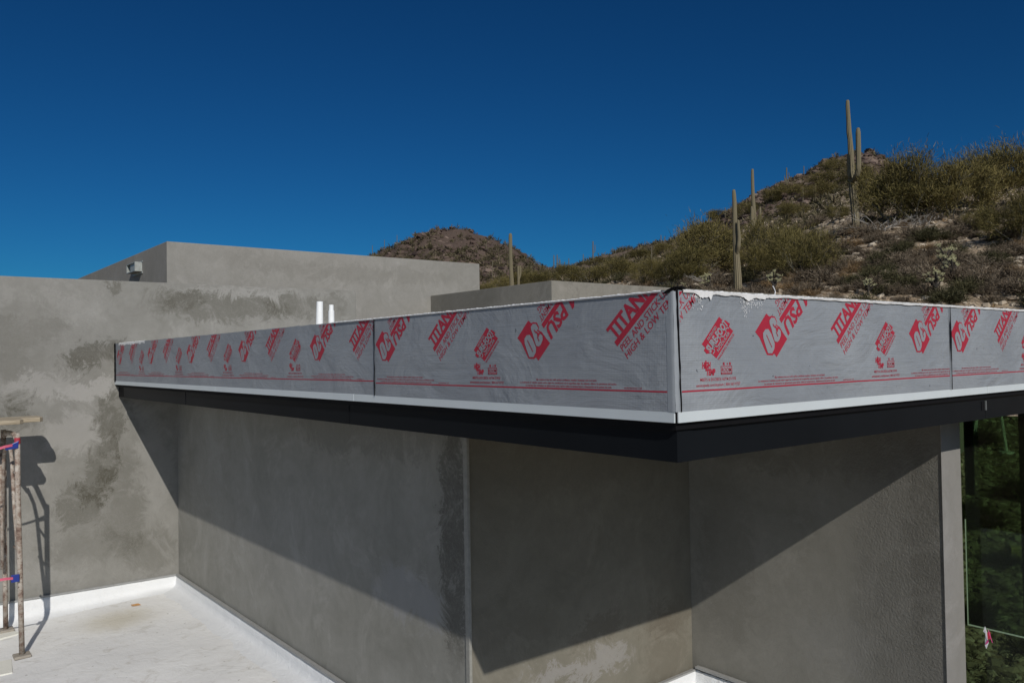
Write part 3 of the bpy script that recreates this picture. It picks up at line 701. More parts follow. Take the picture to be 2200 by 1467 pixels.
def dR(s):
    d = .007+.006*abs(nz(s, 8, 1))
    for c, w, a in ((.235, .055, .024), (.285, .010, .034), (.19, .03, .010), (.60, .045, .016), (.64, .03, .022), (.75, .12, .018), (.42, .08, .008)):
        d += a*math.exp(-((s-c)/w)**2)*(.8+.45*nz(s, 60, c))
    return max(.004, min(d, .14))
bead('R', .05, YE, .0215, dR, lambda s: .007, 9, 2200)
# loose white brush marks beside the spills
mb = MB()
for k in range(230):
    c = random.choice([(.18, .03, .045), (.62, .04, .06), (.61, .03, .07), (.70, .05, .04)]); s = random.gauss(c[0], c[1]*.8); t_ = -abs(random.gauss(0, c[2]*.75))-.004
    if t_ < -.13 or s < .08: continue
    l = random.uniform(.004, .016); a = random.uniform(-1, 1); w_ = random.uniform(.0012, .0035)
    p = np.array([s, t_]); d_ = np.array([math.sin(a*.6), -math.cos(a*.6)])*l; q_ = np.array([d_[1], -d_[0]])/l*w_
    mb.add([plane_pt('R', *(p-q_), .0165), plane_pt('R', *(p+q_), .0165), plane_pt('R', *(p+d_), .0165)], [(0, 1, 2)])
mb.obj('paint_splash', mwhite, canopy, cb)
b_ = MB(); b_.tube([(.0, .915, .0), (.0, .925, .03), (.0, .915, .045), (.0, .90, .062)], .0028, 6); b_.obj('loose_thread', mwhite, canopy, cb)

# ------------------------------------------------------------------ two vent pipes on the canopy roof
mpvc = plain('white_pipe', (.72, .73, .72), .55, 0, .08, 20, .3, 30)
for (a, b2, top, label, w0) in (((680, 694), 648, 1, 'taller white vent pipe standing behind the wrapped left edge', 1.), ((697, 708), 656, 2, 'shorter white vent pipe with a rough coated side, right of the taller pipe', .86)):
    cx_ = (a+0) if 0 else None
    l, r_ = a; p0 = hit(l, b2, 0, -9.); p1 = hit(r_, b2, 0, -9.); c_ = (p0+p1)/2; rad = abs(p1[1]-p0[1])/2*.9
    base = Vector((-9., c_[1]+.0, 0))
    if top == 1: pts = [(base.x, base.y-.012, -.03), (base.x, base.y-.008, .25), (base.x, base.y, c_[2])]; rr = [rad*1.25, rad*1.12, rad]
    else: pts = [(base.x+.15, base.y, -.03), (base.x+.15, base.y, c_[2]-.1), (base.x+.15, base.y, c_[2]-.085), (base.x+.15, base.y, c_[2])]; rr = [rad*1.2, rad*1.14, rad*.92, rad*.9]
    lc = Vector((pts[0][0]*U, pts[0][1]*U, -.02*U))
    th = thing('vent_pipe', lc, label, 'pipe', 'vent pipes on the canopy roof')
    mb = MB(); mb.tube(pts, rr, 24); mb.obj('pipe_body', mpvc, th, lc, smooth=False)
    e = pts[-1]; mb = MB(); mb.tube([(e[0], e[1], e[2]-.001), (e[0], e[1], e[2]+.004)], rr[-1]*.8, 20); mb.obj('pipe_mouth', plain('pipe_dark', (.05, .05, .05)), th, lc)
    mb = MB(); mb.tube([(pts[0][0], pts[0][1], -.02), (pts[0][0], pts[0][1], .01)], [rr[0]*1.9, rr[0]*1.3], 20); mb.obj('flashing', mpvc, th, lc)

# ------------------------------------------------------------------ glass at the right with what stands behind it
def mat_glass(name, tint, refl=.06):
    m = bpy.data.materials.new(name); m.use_nodes = True; nt = m.node_tree; nt.nodes.clear(); g = NG(nt)
    tr = g.n('ShaderNodeBsdfTransparent'); tr.inputs[0].default_value = (*tint, 1); gl = g.n('ShaderNodeBsdfGlossy'); gl.inputs['Roughness'].default_value = .01
    lw = g.n('ShaderNodeFresnel'); lw.inputs[0].default_value = 1.45
    mx = g.n('ShaderNodeMixShader'); g.l(g.math('MULTIPLY', lw.outputs[0], .45), mx.inputs[0]); g.l(tr.outputs[0], mx.inputs[1]); g.l(gl.outputs[0], mx.inputs[2])
    o = g.n('ShaderNodeOutputMaterial'); g.l(mx.outputs[0], o.inputs[0]); return m
gfront = mat_glass('green_glass_front', (.36, .45, .33)); gback = mat_glass('green_glass_back', (.58, .66, .56))
medge = plain('glass_edge_green', (.26, .36, .23), .3, 0, .05)
mupright = plain('upright_bronze', (.030, .033, .026), .5); gx1 = .12; yi = 4.570; q0 = hit(2080, 1342, 1, yi); q1 = hit(2075, 1115, 1, yi); zb = q0[2]; xe = q0[0]
t = thing('glass_wall', (-.2*U, 4.6*U, -7.6*U), 'dark green glass wall right of the pale pillar edge, rocky ground seen through it', 'window')
b_ = MB(); b_.box((-.70, 4.600, -7.6), (gx1, 4.612, -.93)); o = b_.obj('glass_pane', gfront, t, t.location); o['label'] = 'glass pane reaching down past the picture'
b_ = MB(); b_.box((xe+.004, yi, zb+.012), (gx1, yi+.01, -.93)); o = b_.obj('glass_pane', gback, t, t.location); o['label'] = 'darker glass pane with a pale green edge'
b_ = MB(); b_.box((xe-.004, yi-.002, zb), (xe+.0035, yi+.014, q1[2])); b_.box((xe+.0037, yi-.002, zb), (gx1, yi+.014, zb+.0115)); b_.obj('sunlit_glass_edge', medge, t, t.location)  # pale strips; the upright stops at the shadow line, shaping in sunlight
for (a_, c_, lb) in ((2073, 2092, 'dark upright added near the pillar to stand for a reflection in the glass'), (2190, 2206, 'dark upright behind the glass at the picture edge')):
    xa = hit(a_, 1000, 1, 5.25)[0]; xb = hit(c_, 1000, 1, 5.25)[0]
    b_ = MB(); b_.box((xa, 5.25, -7.6 if a_ > 2100 else hit(2080, 1062, 1, 5.25)[2]), (xb, 5.27, -.93)); o = b_.obj('dark_upright', mupright, t, t.location); o['label'] = lb  # short one near the pillar is added for a reflection in the glass
# survey flag on the glass
q = hit(2122, 1348, 1, 4.57)*U
t = thing('paper_flag', q, 'small white, red and pink paper flag stuck on the green glass', 'flag')
mpaper = plain('white_paper', (.8, .8, .82)); mpink = plain('pink_paper', (.75, .08, .30)); mredp = plain('red_paper', (.55, .03, .06))
def gp(x, y, yy=4.555): return tuple(hit(x, y, 1, yy))
def flat(name, pts, mat, parent, base, th=.004, yy=4.555):
    mb = MB(); fr = [gp(x, y, yy) for x, y in pts]; bk = [(p[0], p[1]+th, p[2]) for p in fr]; n = len(fr)
    mb.add(fr+bk, [tuple(range(n)), tuple(range(2*n-1, n-1, -1))]+[(i, (i+1) % n, n+(i+1) % n, n+i) for i in range(n)])
    return mb.obj(name, mat, parent, base)
flat('flag_leaf', [(2116, 1345), (2120, 1357), (2121, 1372), (2124, 1380), (2116, 1384), (2117, 1360), (2112, 1356)], mpaper, t, q)
flat('flag_leaf', [(2121, 1358), (2127, 1357), (2128, 1372), (2122, 1373)], mredp, t, q, yy=4.560)
flat('flag_leaf', [(2116, 1384), (2122, 1373), (2124, 1378), (2119, 1385)], mpink, t, q, yy=4.550)
flat('flag_leaf', [(2116, 1385), (2124, 1380), (2119, 1393)], mpaper, t, q, yy=4.545)
mb = MB(); mb.tube([gp(2123, 1352, 4.540), gp(2132, 1380, 4.540)], .0022, 6); mb.obj('flag_stick', mpink, t, q)

# ------------------------------------------------------------------ scaffold at the left
def mat_tube():
    m, nt, b = newmat('rusty_scaffold_tube'); g = NG(nt); P = g.pos()
    n1 = g.noise(P, 14, 6, .75, .5)[0]; n2 = g.noise(P, 45, 4, .7)[0]
    c = g.ramp(n1, [(.34, (.10, .060, .045)), (.43, (.22, .155, .12)), (.51, (.31, .265, .22)), (.64, (.42, .38, .33))])
    c = g.mix(g.mapr(n2, .6, .66), c, (.08, .05, .04)); g.l(c, b.inputs['Base Color']); b.inputs['Roughness'].default_value = .8; g.bump(n1, .5, .003, b); return m
mtube = mat_tube(); mwood = None
def mat_wood():
    m, nt, b = newmat('weathered_board'); g = NG(nt); P = g.pos()
    n1 = g.noise(g.scalev(P, (14, 1.5, 30)), 3, 6, .7)[0]
    c = g.ramp(n1, [(.3, (.18, .14, .09)), (.5, (.34, .285, .20)), (.7, (.46, .405, .31))]); g.l(c, b.inputs['Base Color']); b.inputs['Roughness'].default_value = .85; g.bump(n1, .5, .004, b); return m
mwood = mat_wood()
p1 = Vector((-10.46, -1.64, -4.43)); p2 = Vector((-11.9, -1.67, -4.43)); TR_ = .036
sb = p1*U
t = thing('scaffold', sb, 'rusty tube scaffold frame standing on the white roof at the left edge', 'scaffold')
b_ = MB(); b_.tube([p1+Vector((0, 0, .05)), p1+Vector((-.03, -.015, 1.2)), p1+Vector((-.01, -.04, 2.3)), p1+Vector((0, -.045, 3.14))], TR_, 14); o = b_.obj('leg', mtube, t, sb, smooth=True); o['label'] = 'near leg'
b_ = MB(); b_.tube([p2+Vector((0, 0, .05)), p2+Vector((0, -.01, 1.2)), p2+Vector((0, -.02, 3.1))], TR_, 14); o = b_.obj('leg', mtube, t, sb, smooth=True); o['label'] = 'far leg'
b_ = MB(); b_.tube([p2+Vector((.16, -.06, 1.0)), p2+Vector((.16, -.07, 2.9))], TR_*.72, 12); b_.obj('brace_tube', mtube, t, sb, smooth=True)
b_ = MB(); b_.tube([p1+Vector((-.02, -.03, 3.02)), p1+Vector((-.5, -.02, 3.09)), p2+Vector((.5, -.03, 3.09)), p2+Vector((0, -.02, 3.0))], TR_, 12)
b_.obj('top_bar', mtube, t, sb, smooth=True)
b_ = MB(); b_.tube([p1+Vector((-.03, -.03, 1.3)), p1+Vector((-.2, -.06, 2.1)), p1+Vector((-.34, -.07, 2.72)), p1+Vector((-.46, -.07, 2.86)), p1+Vector((-.75, -.06, 2.9)), p2+Vector((.75, -.05, 2.9)), p2+Vector((.45, -.05, 2.86)), p2+Vector((.3, -.05, 2.7)), p2+Vector((.04, -.04, 1.3))], TR_*.72, 12)
b_.obj('inner_arch', mtube, t, sb, smooth=True)
for z_ in (1.5, 2.1, 2.55):
    b_ = MB(); b_.tube([p1+Vector((-.02, -.03, z_)), p1+Vector((-.24-.1*(z_-1.5), -.06, z_+.02))], TR_*.5, 8); b_.obj('rung', mtube, t, sb, smooth=True)
for P_, lab in ((p1, 0), (p2, 1)):
    b_ = MB(); b_.box((P_.x-.10, P_.y-.105, P_.z+.012), (P_.x+.10, P_.y+.105, P_.z+.052)); b_.obj('base_plate', plain('plate_rust', (.27, .24, .2), .85, 0, .3, 30), t, sb, bevel=.006)
mblue = plain('blue_plastic', (.012, .03, .20), .35, 0, .15)
mribbon = plain('pink_ribbon', (.50, .09, .15), .6)
for z_, k in ((2.98, 0), (1.135, 1)):
    c = p1+Vector((-.01, -.06, z_)); 
    b_ = MB()
    if k == 0: b_.add([(c.x+.03, c.y+.03, c.z+.055), (c.x+.03, c.y-.14, c.z-.02), (c.x+.03, c.y-.13, c.z-.065), (c.x+.03, c.y+.02, c.z-.05),
                       (c.x+.055, c.y+.03, c.z+.055), (c.x+.055, c.y-.14, c.z-.02), (c.x+.055, c.y-.13, c.z-.065), (c.x+.055, c.y+.02, c.z-.05)], [(0, 1, 2, 3), (7, 6, 5, 4), (0, 4, 5, 1), (1, 5, 6, 2), (2, 6, 7, 3), (3, 7, 4, 0)])
    else: b_.box((c.x+.03, c.y-.07, c.z-.06), (c.x+.055, c.y+.03, c.z+.045))
    cl = b_.obj('latch', mblue, t, sb, bevel=.004); cl['label'] = 'blue latch near the top' if k == 0 else 'blue latch low on the leg'
    b_ = MB(); ys_ = [c.y-.05-.09*i for i in range(12)]
    vs = []; 
    for i, y_ in enumerate(ys_):
        z0 = c.z+.0-(.02*i if k == 0 else -.004*i)+.006*math.sin(i*1.7); vs += [(c.x+.06+.008*math.sin(i*1.3), y_, z0-.018), (c.x+.062+.008*math.cos(i), y_, z0+.018)]
    b_.add(vs, [(2*i, 2*i+1, 2*i+3, 2*i+2) for i in range(11)]); r_ = b_.obj('ribbon', mribbon, t, sb); sd = r_.modifiers.new('thickness', 'SOLIDIFY'); sd.thickness = .002
b_ = MB(); c = p1+Vector((0, -.045, 3.02)); b_.tube([c+Vector((0, 0, -.03)), c+Vector((0, 0, .055))], TR_*1.07, 14); b_.obj('red_band', plain('red_band_paint', (.35, .03, .05)), t, sb)
# boards lying on the frame
for (x0, x1, ye, z0, lab) in ((-11.85, -11.30, -1.235, -1.20, 'far weathered scaffold board, sticking out furthest to the right'), (-11.27, -10.80, -1.56, -1.19, 'near weathered scaffold board with a split end, on the rusty frame')):
    base = Vector(((x0+x1)/2*U, -3*U, z0*U)); mb = MB(); n = 9
    top = []; 
    for i in range(n): 
        x = x0+(x1-x0)*i/(n-1); top.append((x, ye+.03*mnoise.noise(Vector((x*9, z0, 1)))-(.05 if i in (0, n-1) else 0), z0+.065))
    bot = [(p[0], p[1]+.02*mnoise.noise(Vector((p[0]*20, 4, 4))), z0) for p in top]; tb = [(p[0], -6., z0+.065) for p in top]; bb = [(p[0], -6., z0) for p in top]
    mb.add(top+bot+tb+bb, [(i, i+1, n+i+1, n+i) for i in range(n-1)]+[(i+1, i, 2*n+i, 2*n+i+1) for i in range(n-1)]+[(n+i, n+i+1, 3*n+i+1, 3*n+i) for i in range(n-1)]+[(0, n, 3*n, 2*n), (n-1, 3*n-1, 4*n-1, 2*n-1)])
    o = mb.obj('scaffold_board', mwood, base=base, bevel=.004); tag(o, lab, 'board', 'scaffold boards')
# foam pads under and beside the feet
mfoam = plain('cream_foam', (.66, .65, .58), .85, 0, .08, 12, .5, 30)
for (px, py, wx, wy, rot, lab) in ((6, 1362, .52, .30, .25, 'pale foam board under the far scaffold leg'), (2, 1436, .60, .26, -.1, 'pale foam board on the white roof in the bottom left corner')):
    c = hit(px, py, 2, -4.435); base = c*U; mb = MB(); zt = (-4.385 if py < 1400 else -4.41) if 0 else -4.425
    zt = fl(c[1])+.018; cr, sr = math.cos(rot), math.sin(rot); P8 = [(-wx/2, -wy/2), (wx/2, -wy/2*.9), (wx/2*.94, wy/2), (-wx/2, wy/2)]
    P8 = [(c[0]+a*cr-b2*sr, c[1]+a*sr+b2*cr) for a, b2 in P8]
    mb.add([(x, y, zt) for x, y in P8]+[(x, y, zt-.05) for x, y in P8], [(0, 1, 2, 3), (7, 6, 5, 4), (0, 4, 5, 1), (1, 5, 6, 2), (2, 6, 7, 3), (3, 7, 4, 0)])
    tag(mb.obj('foam_board', mfoam, base=base, bevel=.003), lab, 'board')
c = hit(291, 1303, 2, -4.37); mb = MB(); mb.add([(c[0]-.05, c[1]-.06, fl(c[1])+.022), (c[0]+.04, c[1]-.05, fl(c[1])+.026), (c[0]+.05, c[1]+.07, fl(c[1])+.02), (c[0]-.02, c[1]+.05, fl(c[1])+.03)], [(0, 1, 2, 3)])
o = mb.obj('dry_leaf', plain('orange_leaf', (.50, .26, .09)), base=c*U); sd = o.modifiers.new('thickness', 'SOLIDIFY'); sd.thickness = .004
tag(o, 'small orange scrap lying on the white roof near the inner corner', 'scrap')

# ------------------------------------------------------------------ vegetation
def vegmat(name, cols, rough=.85, transl=0., vs=6., rnd=.35):
    m, nt, b = newmat(name); g = NG(nt)
    oi = g.n('ShaderNodeObjectInfo'); at = g.n('ShaderNodeAttribute'); at.attribute_name = 'tint'
    f = g.math('ADD', g.math('MULTIPLY', at.outputs['Fac'], 1-rnd), g.math('MULTIPLY', oi.outputs['Random'], rnd), clamp=True)
    c = g.ramp(f, [(i/(len(cols)-1), c) for i, c in enumerate(cols)]); g.l(c, b.inputs['Base Color'])
    b.inputs['Roughness'].default_value = rough; b.inputs['Specular IOR Level'].default_value = .15
    return m
def mesh_np(name, V, F, mats, tint=None, mi=None, smooth=False):
    me = bpy.data.meshes.new(name); me.from_pydata(V.tolist() if hasattr(V, 'tolist') else V, [], F.tolist() if hasattr(F, 'tolist') else F)
    for m in mats: me.materials.append(m)
    if tint is not None:
        a = me.attributes.new('tint', 'FLOAT', 'FACE'); a.data.foreach_set('value', np.asarray(tint, np.float32))
    if mi is not None: me.polygons.foreach_set('material_index', mi)
    if smooth: me.polygons.foreach_set('use_smooth', [True]*len(me.polygons))
    me.update(); return me
def twigs(base, d, ln, wd, r, tint, bend=.2):
    """arrays of thin two-segment blades; base, d (n,3)"""
    n = len(base); side = np.cross(d, r.normal(size=(n, 3))); side /= np.linalg.norm(side, axis=1)[:, None]+1e-9
    w = (wd*side.T).T if np.ndim(wd) == 0 else side*wd[:, None]
    mid = base+d*(ln*.5)[:, None]+r.normal(size=(n, 3))*(ln*bend*.25)[:, None]; tip = base+d*ln[:, None]+r.normal(size=(n, 3))*(ln*bend*.5)[:, None]
    V = np.concatenate([base-w*.5, base+w*.5, mid-w*.4, mid+w*.4, tip]); i = np.arange(n)
    F = [(a, a+n, a+3*n, a+2*n) for a in i]+[(a+2*n, a+3*n, a+4*n) for a in i]
    return V, F, np.concatenate([tint, tint])
def unit(v): return v/(np.linalg.norm(v, axis=-1, keepdims=True)+1e-9)

mshrub = {'grey': vegmat('dry_grey_twigs', [(.035, .026, .017), (.10, .077, .053), (.19, .15, .105), (.28, .235, .175)]),
          'green': vegmat('olive_twigs', [(.022, .023, .011), (.064, .060, .029), (.125, .112, .055)]),
          'straw': vegmat('straw_grass', [(.10, .062, .03), (.22, .145, .075), (.34, .25, .14)])}
def shrub_mesh(seed, n, kind, w=.013):
    r = np.random.default_rng(seed)
    th = r.uniform(0, 2*np.pi, n); el = np.arcsin(r.uniform(.12, 1, n)); d = np.stack([np.cos(el)*np.cos(th), np.cos(el)*np.sin(th), np.sin(el)*1.0], 1)
    start = d*r.uniform(0, .62, n)[:, None]*.5; start[:, 2] *= .8; start[:, :2] += r.normal(size=(n, 2))*.05
    lob = 1+.25*np.sin(th*3+seed)+.15*np.sin(th*5+2*seed)
    ln = r.uniform(.22, .5, n)*lob; d2 = unit(d+r.normal(size=(n, 3))*.35); d2[:, 2] = np.abs(d2[:, 2])
    tint = np.clip(r.normal(.5, .22, n), 0, 1)
    V, F, T = twigs(start, d2, ln, w, r, tint, .35)
    # finer side sprigs near the tips
    k = r.integers(0, n, int(n*1.7)); b2 = start[k]+d2[k]*(ln[k]*r.uniform(.4, 1, len(k)))[:, None]
    V2, F2, T2 = twigs(b2, unit(d2[k]+r.normal(size=(len(k), 3))*.8), r.uniform(.06, .16, len(k)), w*.8, r, np.clip(tint[k]+r.normal(0, .15, len(k)), 0, 1), .3)
    F = F+[tuple(i+len(V) for i in f) for f in F2]
    return mesh_np('shrub', np.concatenate([V, V2]), F, [mshrub[kind]], np.concatenate([T, T2]))
shr = {k: [shrub_mesh(100+i*7+j, nn, k, ww) for i in range(4)] for j, (k, nn, ww) in enumerate((('grey', 560, .019), ('green', 600, .022), ('straw', 420, .014)))}
used = set()
labels = {'grey': ('dry_shrub', 'one of many alike low grey-brown dry shrubs on the stony slope', 'shrub', 'dry grey shrubs on the near slope'),
          'green': ('green_shrub', 'one of many alike low olive-green shrubs on the stony slope', 'shrub', 'olive shrubs on the near slope'),
          'straw': ('grass_tuft', 'one of many alike straw-coloured dry grass tufts on the stony slope', 'grass tuft', 'dry grass tufts on the near slope')}
cnt = {'grey': 0, 'green': 0, 'straw': 0}
COLS = [(1330, 'behind the low grey block'), (1440, 'left of the wrapped roof corner'), (1500, 'right above the wrapped roof corner'), (1570, 'left of the nearest saguaro'), (1650, 'beside the two nearer saguaros'), (1720, 'right of the two-armed saguaro'),
        (1790, 'midway between two-armed and tallest saguaro'), (1850, 'beneath the tallest saguaro'), (1930, 'just right of the tallest saguaro'), (2000, 'left of the largest cholla'), (2070, 'around the largest cholla'), (2140, 'right of the largest cholla'), (9999, 'at the right picture edge')]
def where_(u, y):
    c = next(n for lim, n in COLS if u < lim)
    r = 'close above the roof edge' if y > 628 else 'low on the slope' if y > 598 else 'mid slope' if y > 560 else 'higher up the slope' if y > 520 else 'near the tree line'
    return r+' '+c
def put_shrub(kind, p, s, sz=None, label=None, group=None):
    nm, lb, ct, gr = labels[kind]; o = bpy.data.objects.new(nm, random.choice(shr[kind])); COL.objects.link(o)
    o.location = (p[0], p[1], p[2]-.06*s); o.rotation_euler = (0, 0, random.uniform(0, 6.28)); o.scale = (s*random.uniform(.9, 1.25), s*random.uniform(.9, 1.25), (sz or s)*random.uniform(.8, 1.05))
    tag(o, label or lb, ct, group or gr); cnt[kind] += 1
rs_ = random.Random(5)
placed = []
tries = 0
while sum(cnt.values()) < 300 and tries < 6000:
    tries += 1
    u = rs_.uniform(1230, 2260); y = rs_.triangular(440, 660, 600)
    p, r = at_px(u, y, 33., 120.)
    if r > 78 or abs(p.z) > 40: continue
    if any((p.x-q[0])**2+(p.y-q[1])**2 < (q[2]*.55)**2 for q in placed): continue
    k = rs_.choices(['grey', 'green', 'straw'], [.68, .12, .20])[0]
    if cnt[k] > 285: continue
    s = {'grey': rs_.uniform(.55, 1.5), 'green': rs_.uniform(.5, 1.5), 'straw': rs_.uniform(.4, .95)}[k]
    put_shrub(k, p, s, None, ('big ' if s > 1.05 else 'small ' if s < .75 else 'middling ')+{'grey': 'grey-brown dry shrub', 'green': 'olive shrub', 'straw': 'straw grass tuft'}[k]+' '+where_(u, y)); placed.append((p.x, p.y, s))

for i, (u, r_, s_) in enumerate([(2085, 14.2, .55), (2110, 17.5, .7), (2150, 16, .6), (2180, 19, .8), (2100, 22, .9), (2165, 25, 1.0), (2140, 12.4, .4), (2195, 13.5, .5), (2070, 18, .8), (2130, 27.5, .9)]):
    put_shrub('green', at_r(u, r_), s_, None, ['low olive bush close behind the green glass near the pillar', 'bush behind the glass below the short leaning pole', 'bush behind the middle of the green glass', 'bush behind the glass near the right picture edge', 'bush farther back behind the glass, near the short pole', 'bush farthest back behind the glass below the beam',
      'tiny bush behind the glass above the paper flag', 'small bush behind the glass at the right edge, low down', 'bush hidden partly by the pale pillar edge', 'bush behind the long leaning pole'][i], 'bushes behind the green glass')
# palo verde trees: limbs and a crown of fine green twigs
mbark = plain('pale_bark', (.12, .11, .085), .9, 0, .4, 6); mpv = vegmat('yellow_green_twigs', [(.022, .021, .009), (.08, .070, .025), (.165, .136, .048), (.26, .21, .085)], rnd=.2)
def paloverde(seed, n_tw=10500):
    """about 1 m high and 1.3 m wide"""
    r = np.random.default_rng(seed); rr = random.Random(seed)
    mb = MB(); ends = []
    def grow(p, d, ln, rad, lev):
        pts = [Vector(p)]; dd = Vector(d).normalized()
        for i in range(4):
            dd = (dd+Vector((rr.uniform(-.35, .35), rr.uniform(-.35, .35), rr.uniform(-.12, .22)))).normalized(); pts.append(pts[-1]+dd*ln/4)
        mb.tube(pts, [rad*.75*(1-.13*i) for i in range(5)], 5, caps=False)
        for q in pts[2:]: ends.append((np.array(q), lev, np.array(dd)))
        if lev < 3:
            for i in range(3 if lev < 2 else 2):
                a = rr.uniform(0, 6.28); nd = (dd+Vector((math.cos(a), math.sin(a), rr.uniform(-.2, .5)))*.75).normalized(); grow(pts[rr.choice([3, 4])], nd, ln*.62, rad*.55, lev+1)
    for i in range(5):
        a = i*1.257+rr.uniform(-.4, .4); grow((.03*math.cos(a), .03*math.sin(a), 0), (math.cos(a)*.75, math.sin(a)*.75, rr.uniform(.55, 1.1)), .46, .022, 0)
    trunk = mesh_np('trunk', np.array(mb.v), mb.f, [mbark], smooth=True)
    E_ = [e for e in ends if e[1] >= 1 or e[0][2] > .12]; cl = np.array([e[0] for e in E_]); n = n_tw
    ci = r.integers(0, len(cl), n); csz = r.uniform(.04, .12, len(cl)); ct = np.clip(r.normal(.5, .2, len(cl)), .05, .95)
    base = cl[ci]+r.normal(size=(n, 3))*csz[ci][:, None]; base[:, 2] = np.abs(base[:, 2])*(1-.45*(r.uniform(size=n) < .35))+.02
    out_ = unit(base-np.array([0, 0, .25])); d = unit(out_*.8+np.array([0, 0, .38])+r.normal(size=(n, 3))*.6)
    V, F, T = twigs(base, d, r.uniform(.035, .12, n), .0072, r, np.clip(ct[ci]+r.normal(0, .12, n), 0, 1), .3)
    return trunk, mesh_np('crown', V, F, [mpv], T)
pvs = [paloverde(60+i) for i in range(4)]
def put_pv(u, y, hpx, wpx, label, group=None, r0=34., rfix=None, seed=None):
    if rfix: p = at_r(u, rfix); r = rfix
    else: p, r = at_px(u, y, r0)
    rs2 = random.Random(int(u*7+y)); tr, cr = rs2.choice(pvs); h = hpx*r/CP[0]; w_ = wpx*r/CP[0]
    ob = thing('palo_verde', (p[0], p[1], p[2]-.1), label, 'tree', group or 'palo verde trees on the slope')
    ob.rotation_euler = (0, 0, rs2.uniform(0, 6.28)); ob.scale = (w_/1.35, w_/1.35, h/.98)
    for nm, me in (('trunk', tr), ('crown', cr)):
        c = bpy.data.objects.new(nm, me); COL.objects.link(c); c.parent = ob
    return ob
put_pv(1500, 600, 132, 165, 'broad green palo verde on the slope left of the nearest tall saguaro')
put_pv(1462, 612, 90, 100, 'smaller palo verde at the left side of the broad one, lower on the slope')
put_pv(1655, 590, 115, 120, 'palo verde just right of the saguaro with two arms, its left crown')
put_pv(1722, 600, 112, 130, 'rounded palo verde in the open slope between the two-armed saguaro and the tallest one')
put_pv(1918, 480, 135, 150, 'palo verde crowding the right side of the tallest saguaro')
put_pv(1975, 482, 135, 150, 'palo verde with bare grey lower limbs, second right of the tallest saguaro')
put_pv(2050, 470, 120, 140, 'palo verde on the ridge, third right of the tallest saguaro')
put_pv(2120, 440, 110, 120, 'palo verde on the right skyline with open branching')
put_pv(2185, 445, 125, 150, 'highest palo verde on the skyline at the right picture edge')
put_pv(2185, 525, 95, 120, 'dark rounded palo verde lower on the slope at the right picture edge')
for i, (u, y, h, w_, lb) in enumerate([(1840, 395, 46, 60, 'bushy tree just left below the rocky peak'), (1790, 372, 34, 44, 'small round tree on the skyline left of the rocky peak'), (1770, 400, 30, 70, 'flat bushy tree under the skyline left of the rocky peak'),
    (1690, 425, 32, 60, 'round dark tree on the skyline above the two-armed saguaro'), (1655, 440, 34, 42, 'bright green round tree on the skyline right of the two-armed saguaro'), (1770, 430, 40, 80, 'wide olive tree mid slope left of the tallest saguaro'),
    (1700, 470, 36, 60, 'olive tree mid slope above the rounded palo verde'), (1795, 480, 36, 50, 'olive tree mid slope just left of the tallest saguaro trunk'), (1600, 465, 36, 56, 'olive tree on the skyline between the two nearer saguaros'), (1545, 475, 26, 50, 'low olive tree on the skyline above the broad palo verde'),
    (1340, 600, 50, 90, 'olive bushy tree behind the low block, left of centre valley'), (1400, 612, 60, 70, 'olive tree above the roof corner'), (1270, 610, 42, 90, 'wide low olive tree right of the block corner'), (1215, 600, 34, 60, 'olive tree directly above the low block corner'),
    (1170, 625, 44, 70, 'yellow-green tree in the valley left of the low block corner'), (1130, 632, 54, 60, 'yellow-green tree in the valley right of the lone saguaro'), (1075, 640, 50, 50, 'yellow-green tree in the valley at the lone saguaro foot'), (1050, 645, 40, 40, 'small yellow-green tree just right of the tall block end'),
    (1290, 570, 20, 60, 'low tree on the far ridge above the low block'), (1380, 560, 24, 60, 'low tree on the far ridge above the roof corner'), (1420, 545, 24, 50, 'low tree where the far ridge starts to climb')]):
    put_pv(u, y, h, w_, lb, 'smaller trees farther up the slopes', r0=52.)
for i, (u, y, h, w_) in enumerate([(1630, 600, 70, 80), (1440, 620, 60, 60), (2100, 500, 50, 70)]):
    put_pv(u, y, h, w_, ['low green bush filling the gap behind the nearest saguaro pair', 'low green bush at the foot of the left palo verde', 'low olive bush in the open slope left of the dark rounded palo verde'][i], 'bushes between the trees')
mdead = plain('bleached_limbs', (.30, .28, .25), .9, 0, .3, 8)
def dead_limbs(seed):
    rr = random.Random(seed); mb = MB()
    for i in range(16):
        a = rr.uniform(0, 6.28); p = Vector((0, 0, .05)); d = Vector((math.cos(a), math.sin(a), rr.uniform(.15, .9))); pts = [p.copy()]
        for k in range(6):
            d = (d+Vector((rr.uniform(-.35, .35), rr.uniform(-.35, .35), rr.uniform(-.3, .12)))).normalized(); p = p+d*.16; pts.append(p.copy())
        mb.tube(pts, [.016*(1-.13*k) for k in range(7)], 5)
        for k in (2, 3, 4, 5):
            q = pts[k]; e = q+Vector((rr.uniform(-.2, .2), rr.uniform(-.2, .2), rr.uniform(-.02, .2))); mb.tube([q, e], [.007, .003], 4)
    return mesh_np('dead_brush', np.array(mb.v), mb.f, [mdead])
dm = dead_limbs(3)
for u, y, s, lb in ((1893, 500, 2.1, 'tangle of bleached dead limbs right of the tallest saguaro foot'), (1985, 495, 1.6, 'bleached dead limbs under the second palo verde right of the tallest saguaro'), (1512, 612, 1.4, 'bare dark limbs at the foot of the broad left palo verde')):
    p, r = at_px(u, y); o = bpy.data.objects.new('dead_brush', dm); COL.objects.link(o); o.location = p; o.scale = (s, s, s*.8); o.rotation_euler = (0, 0, u); tag(o, lb, 'dead brush', 'bleached limbs on the slope')

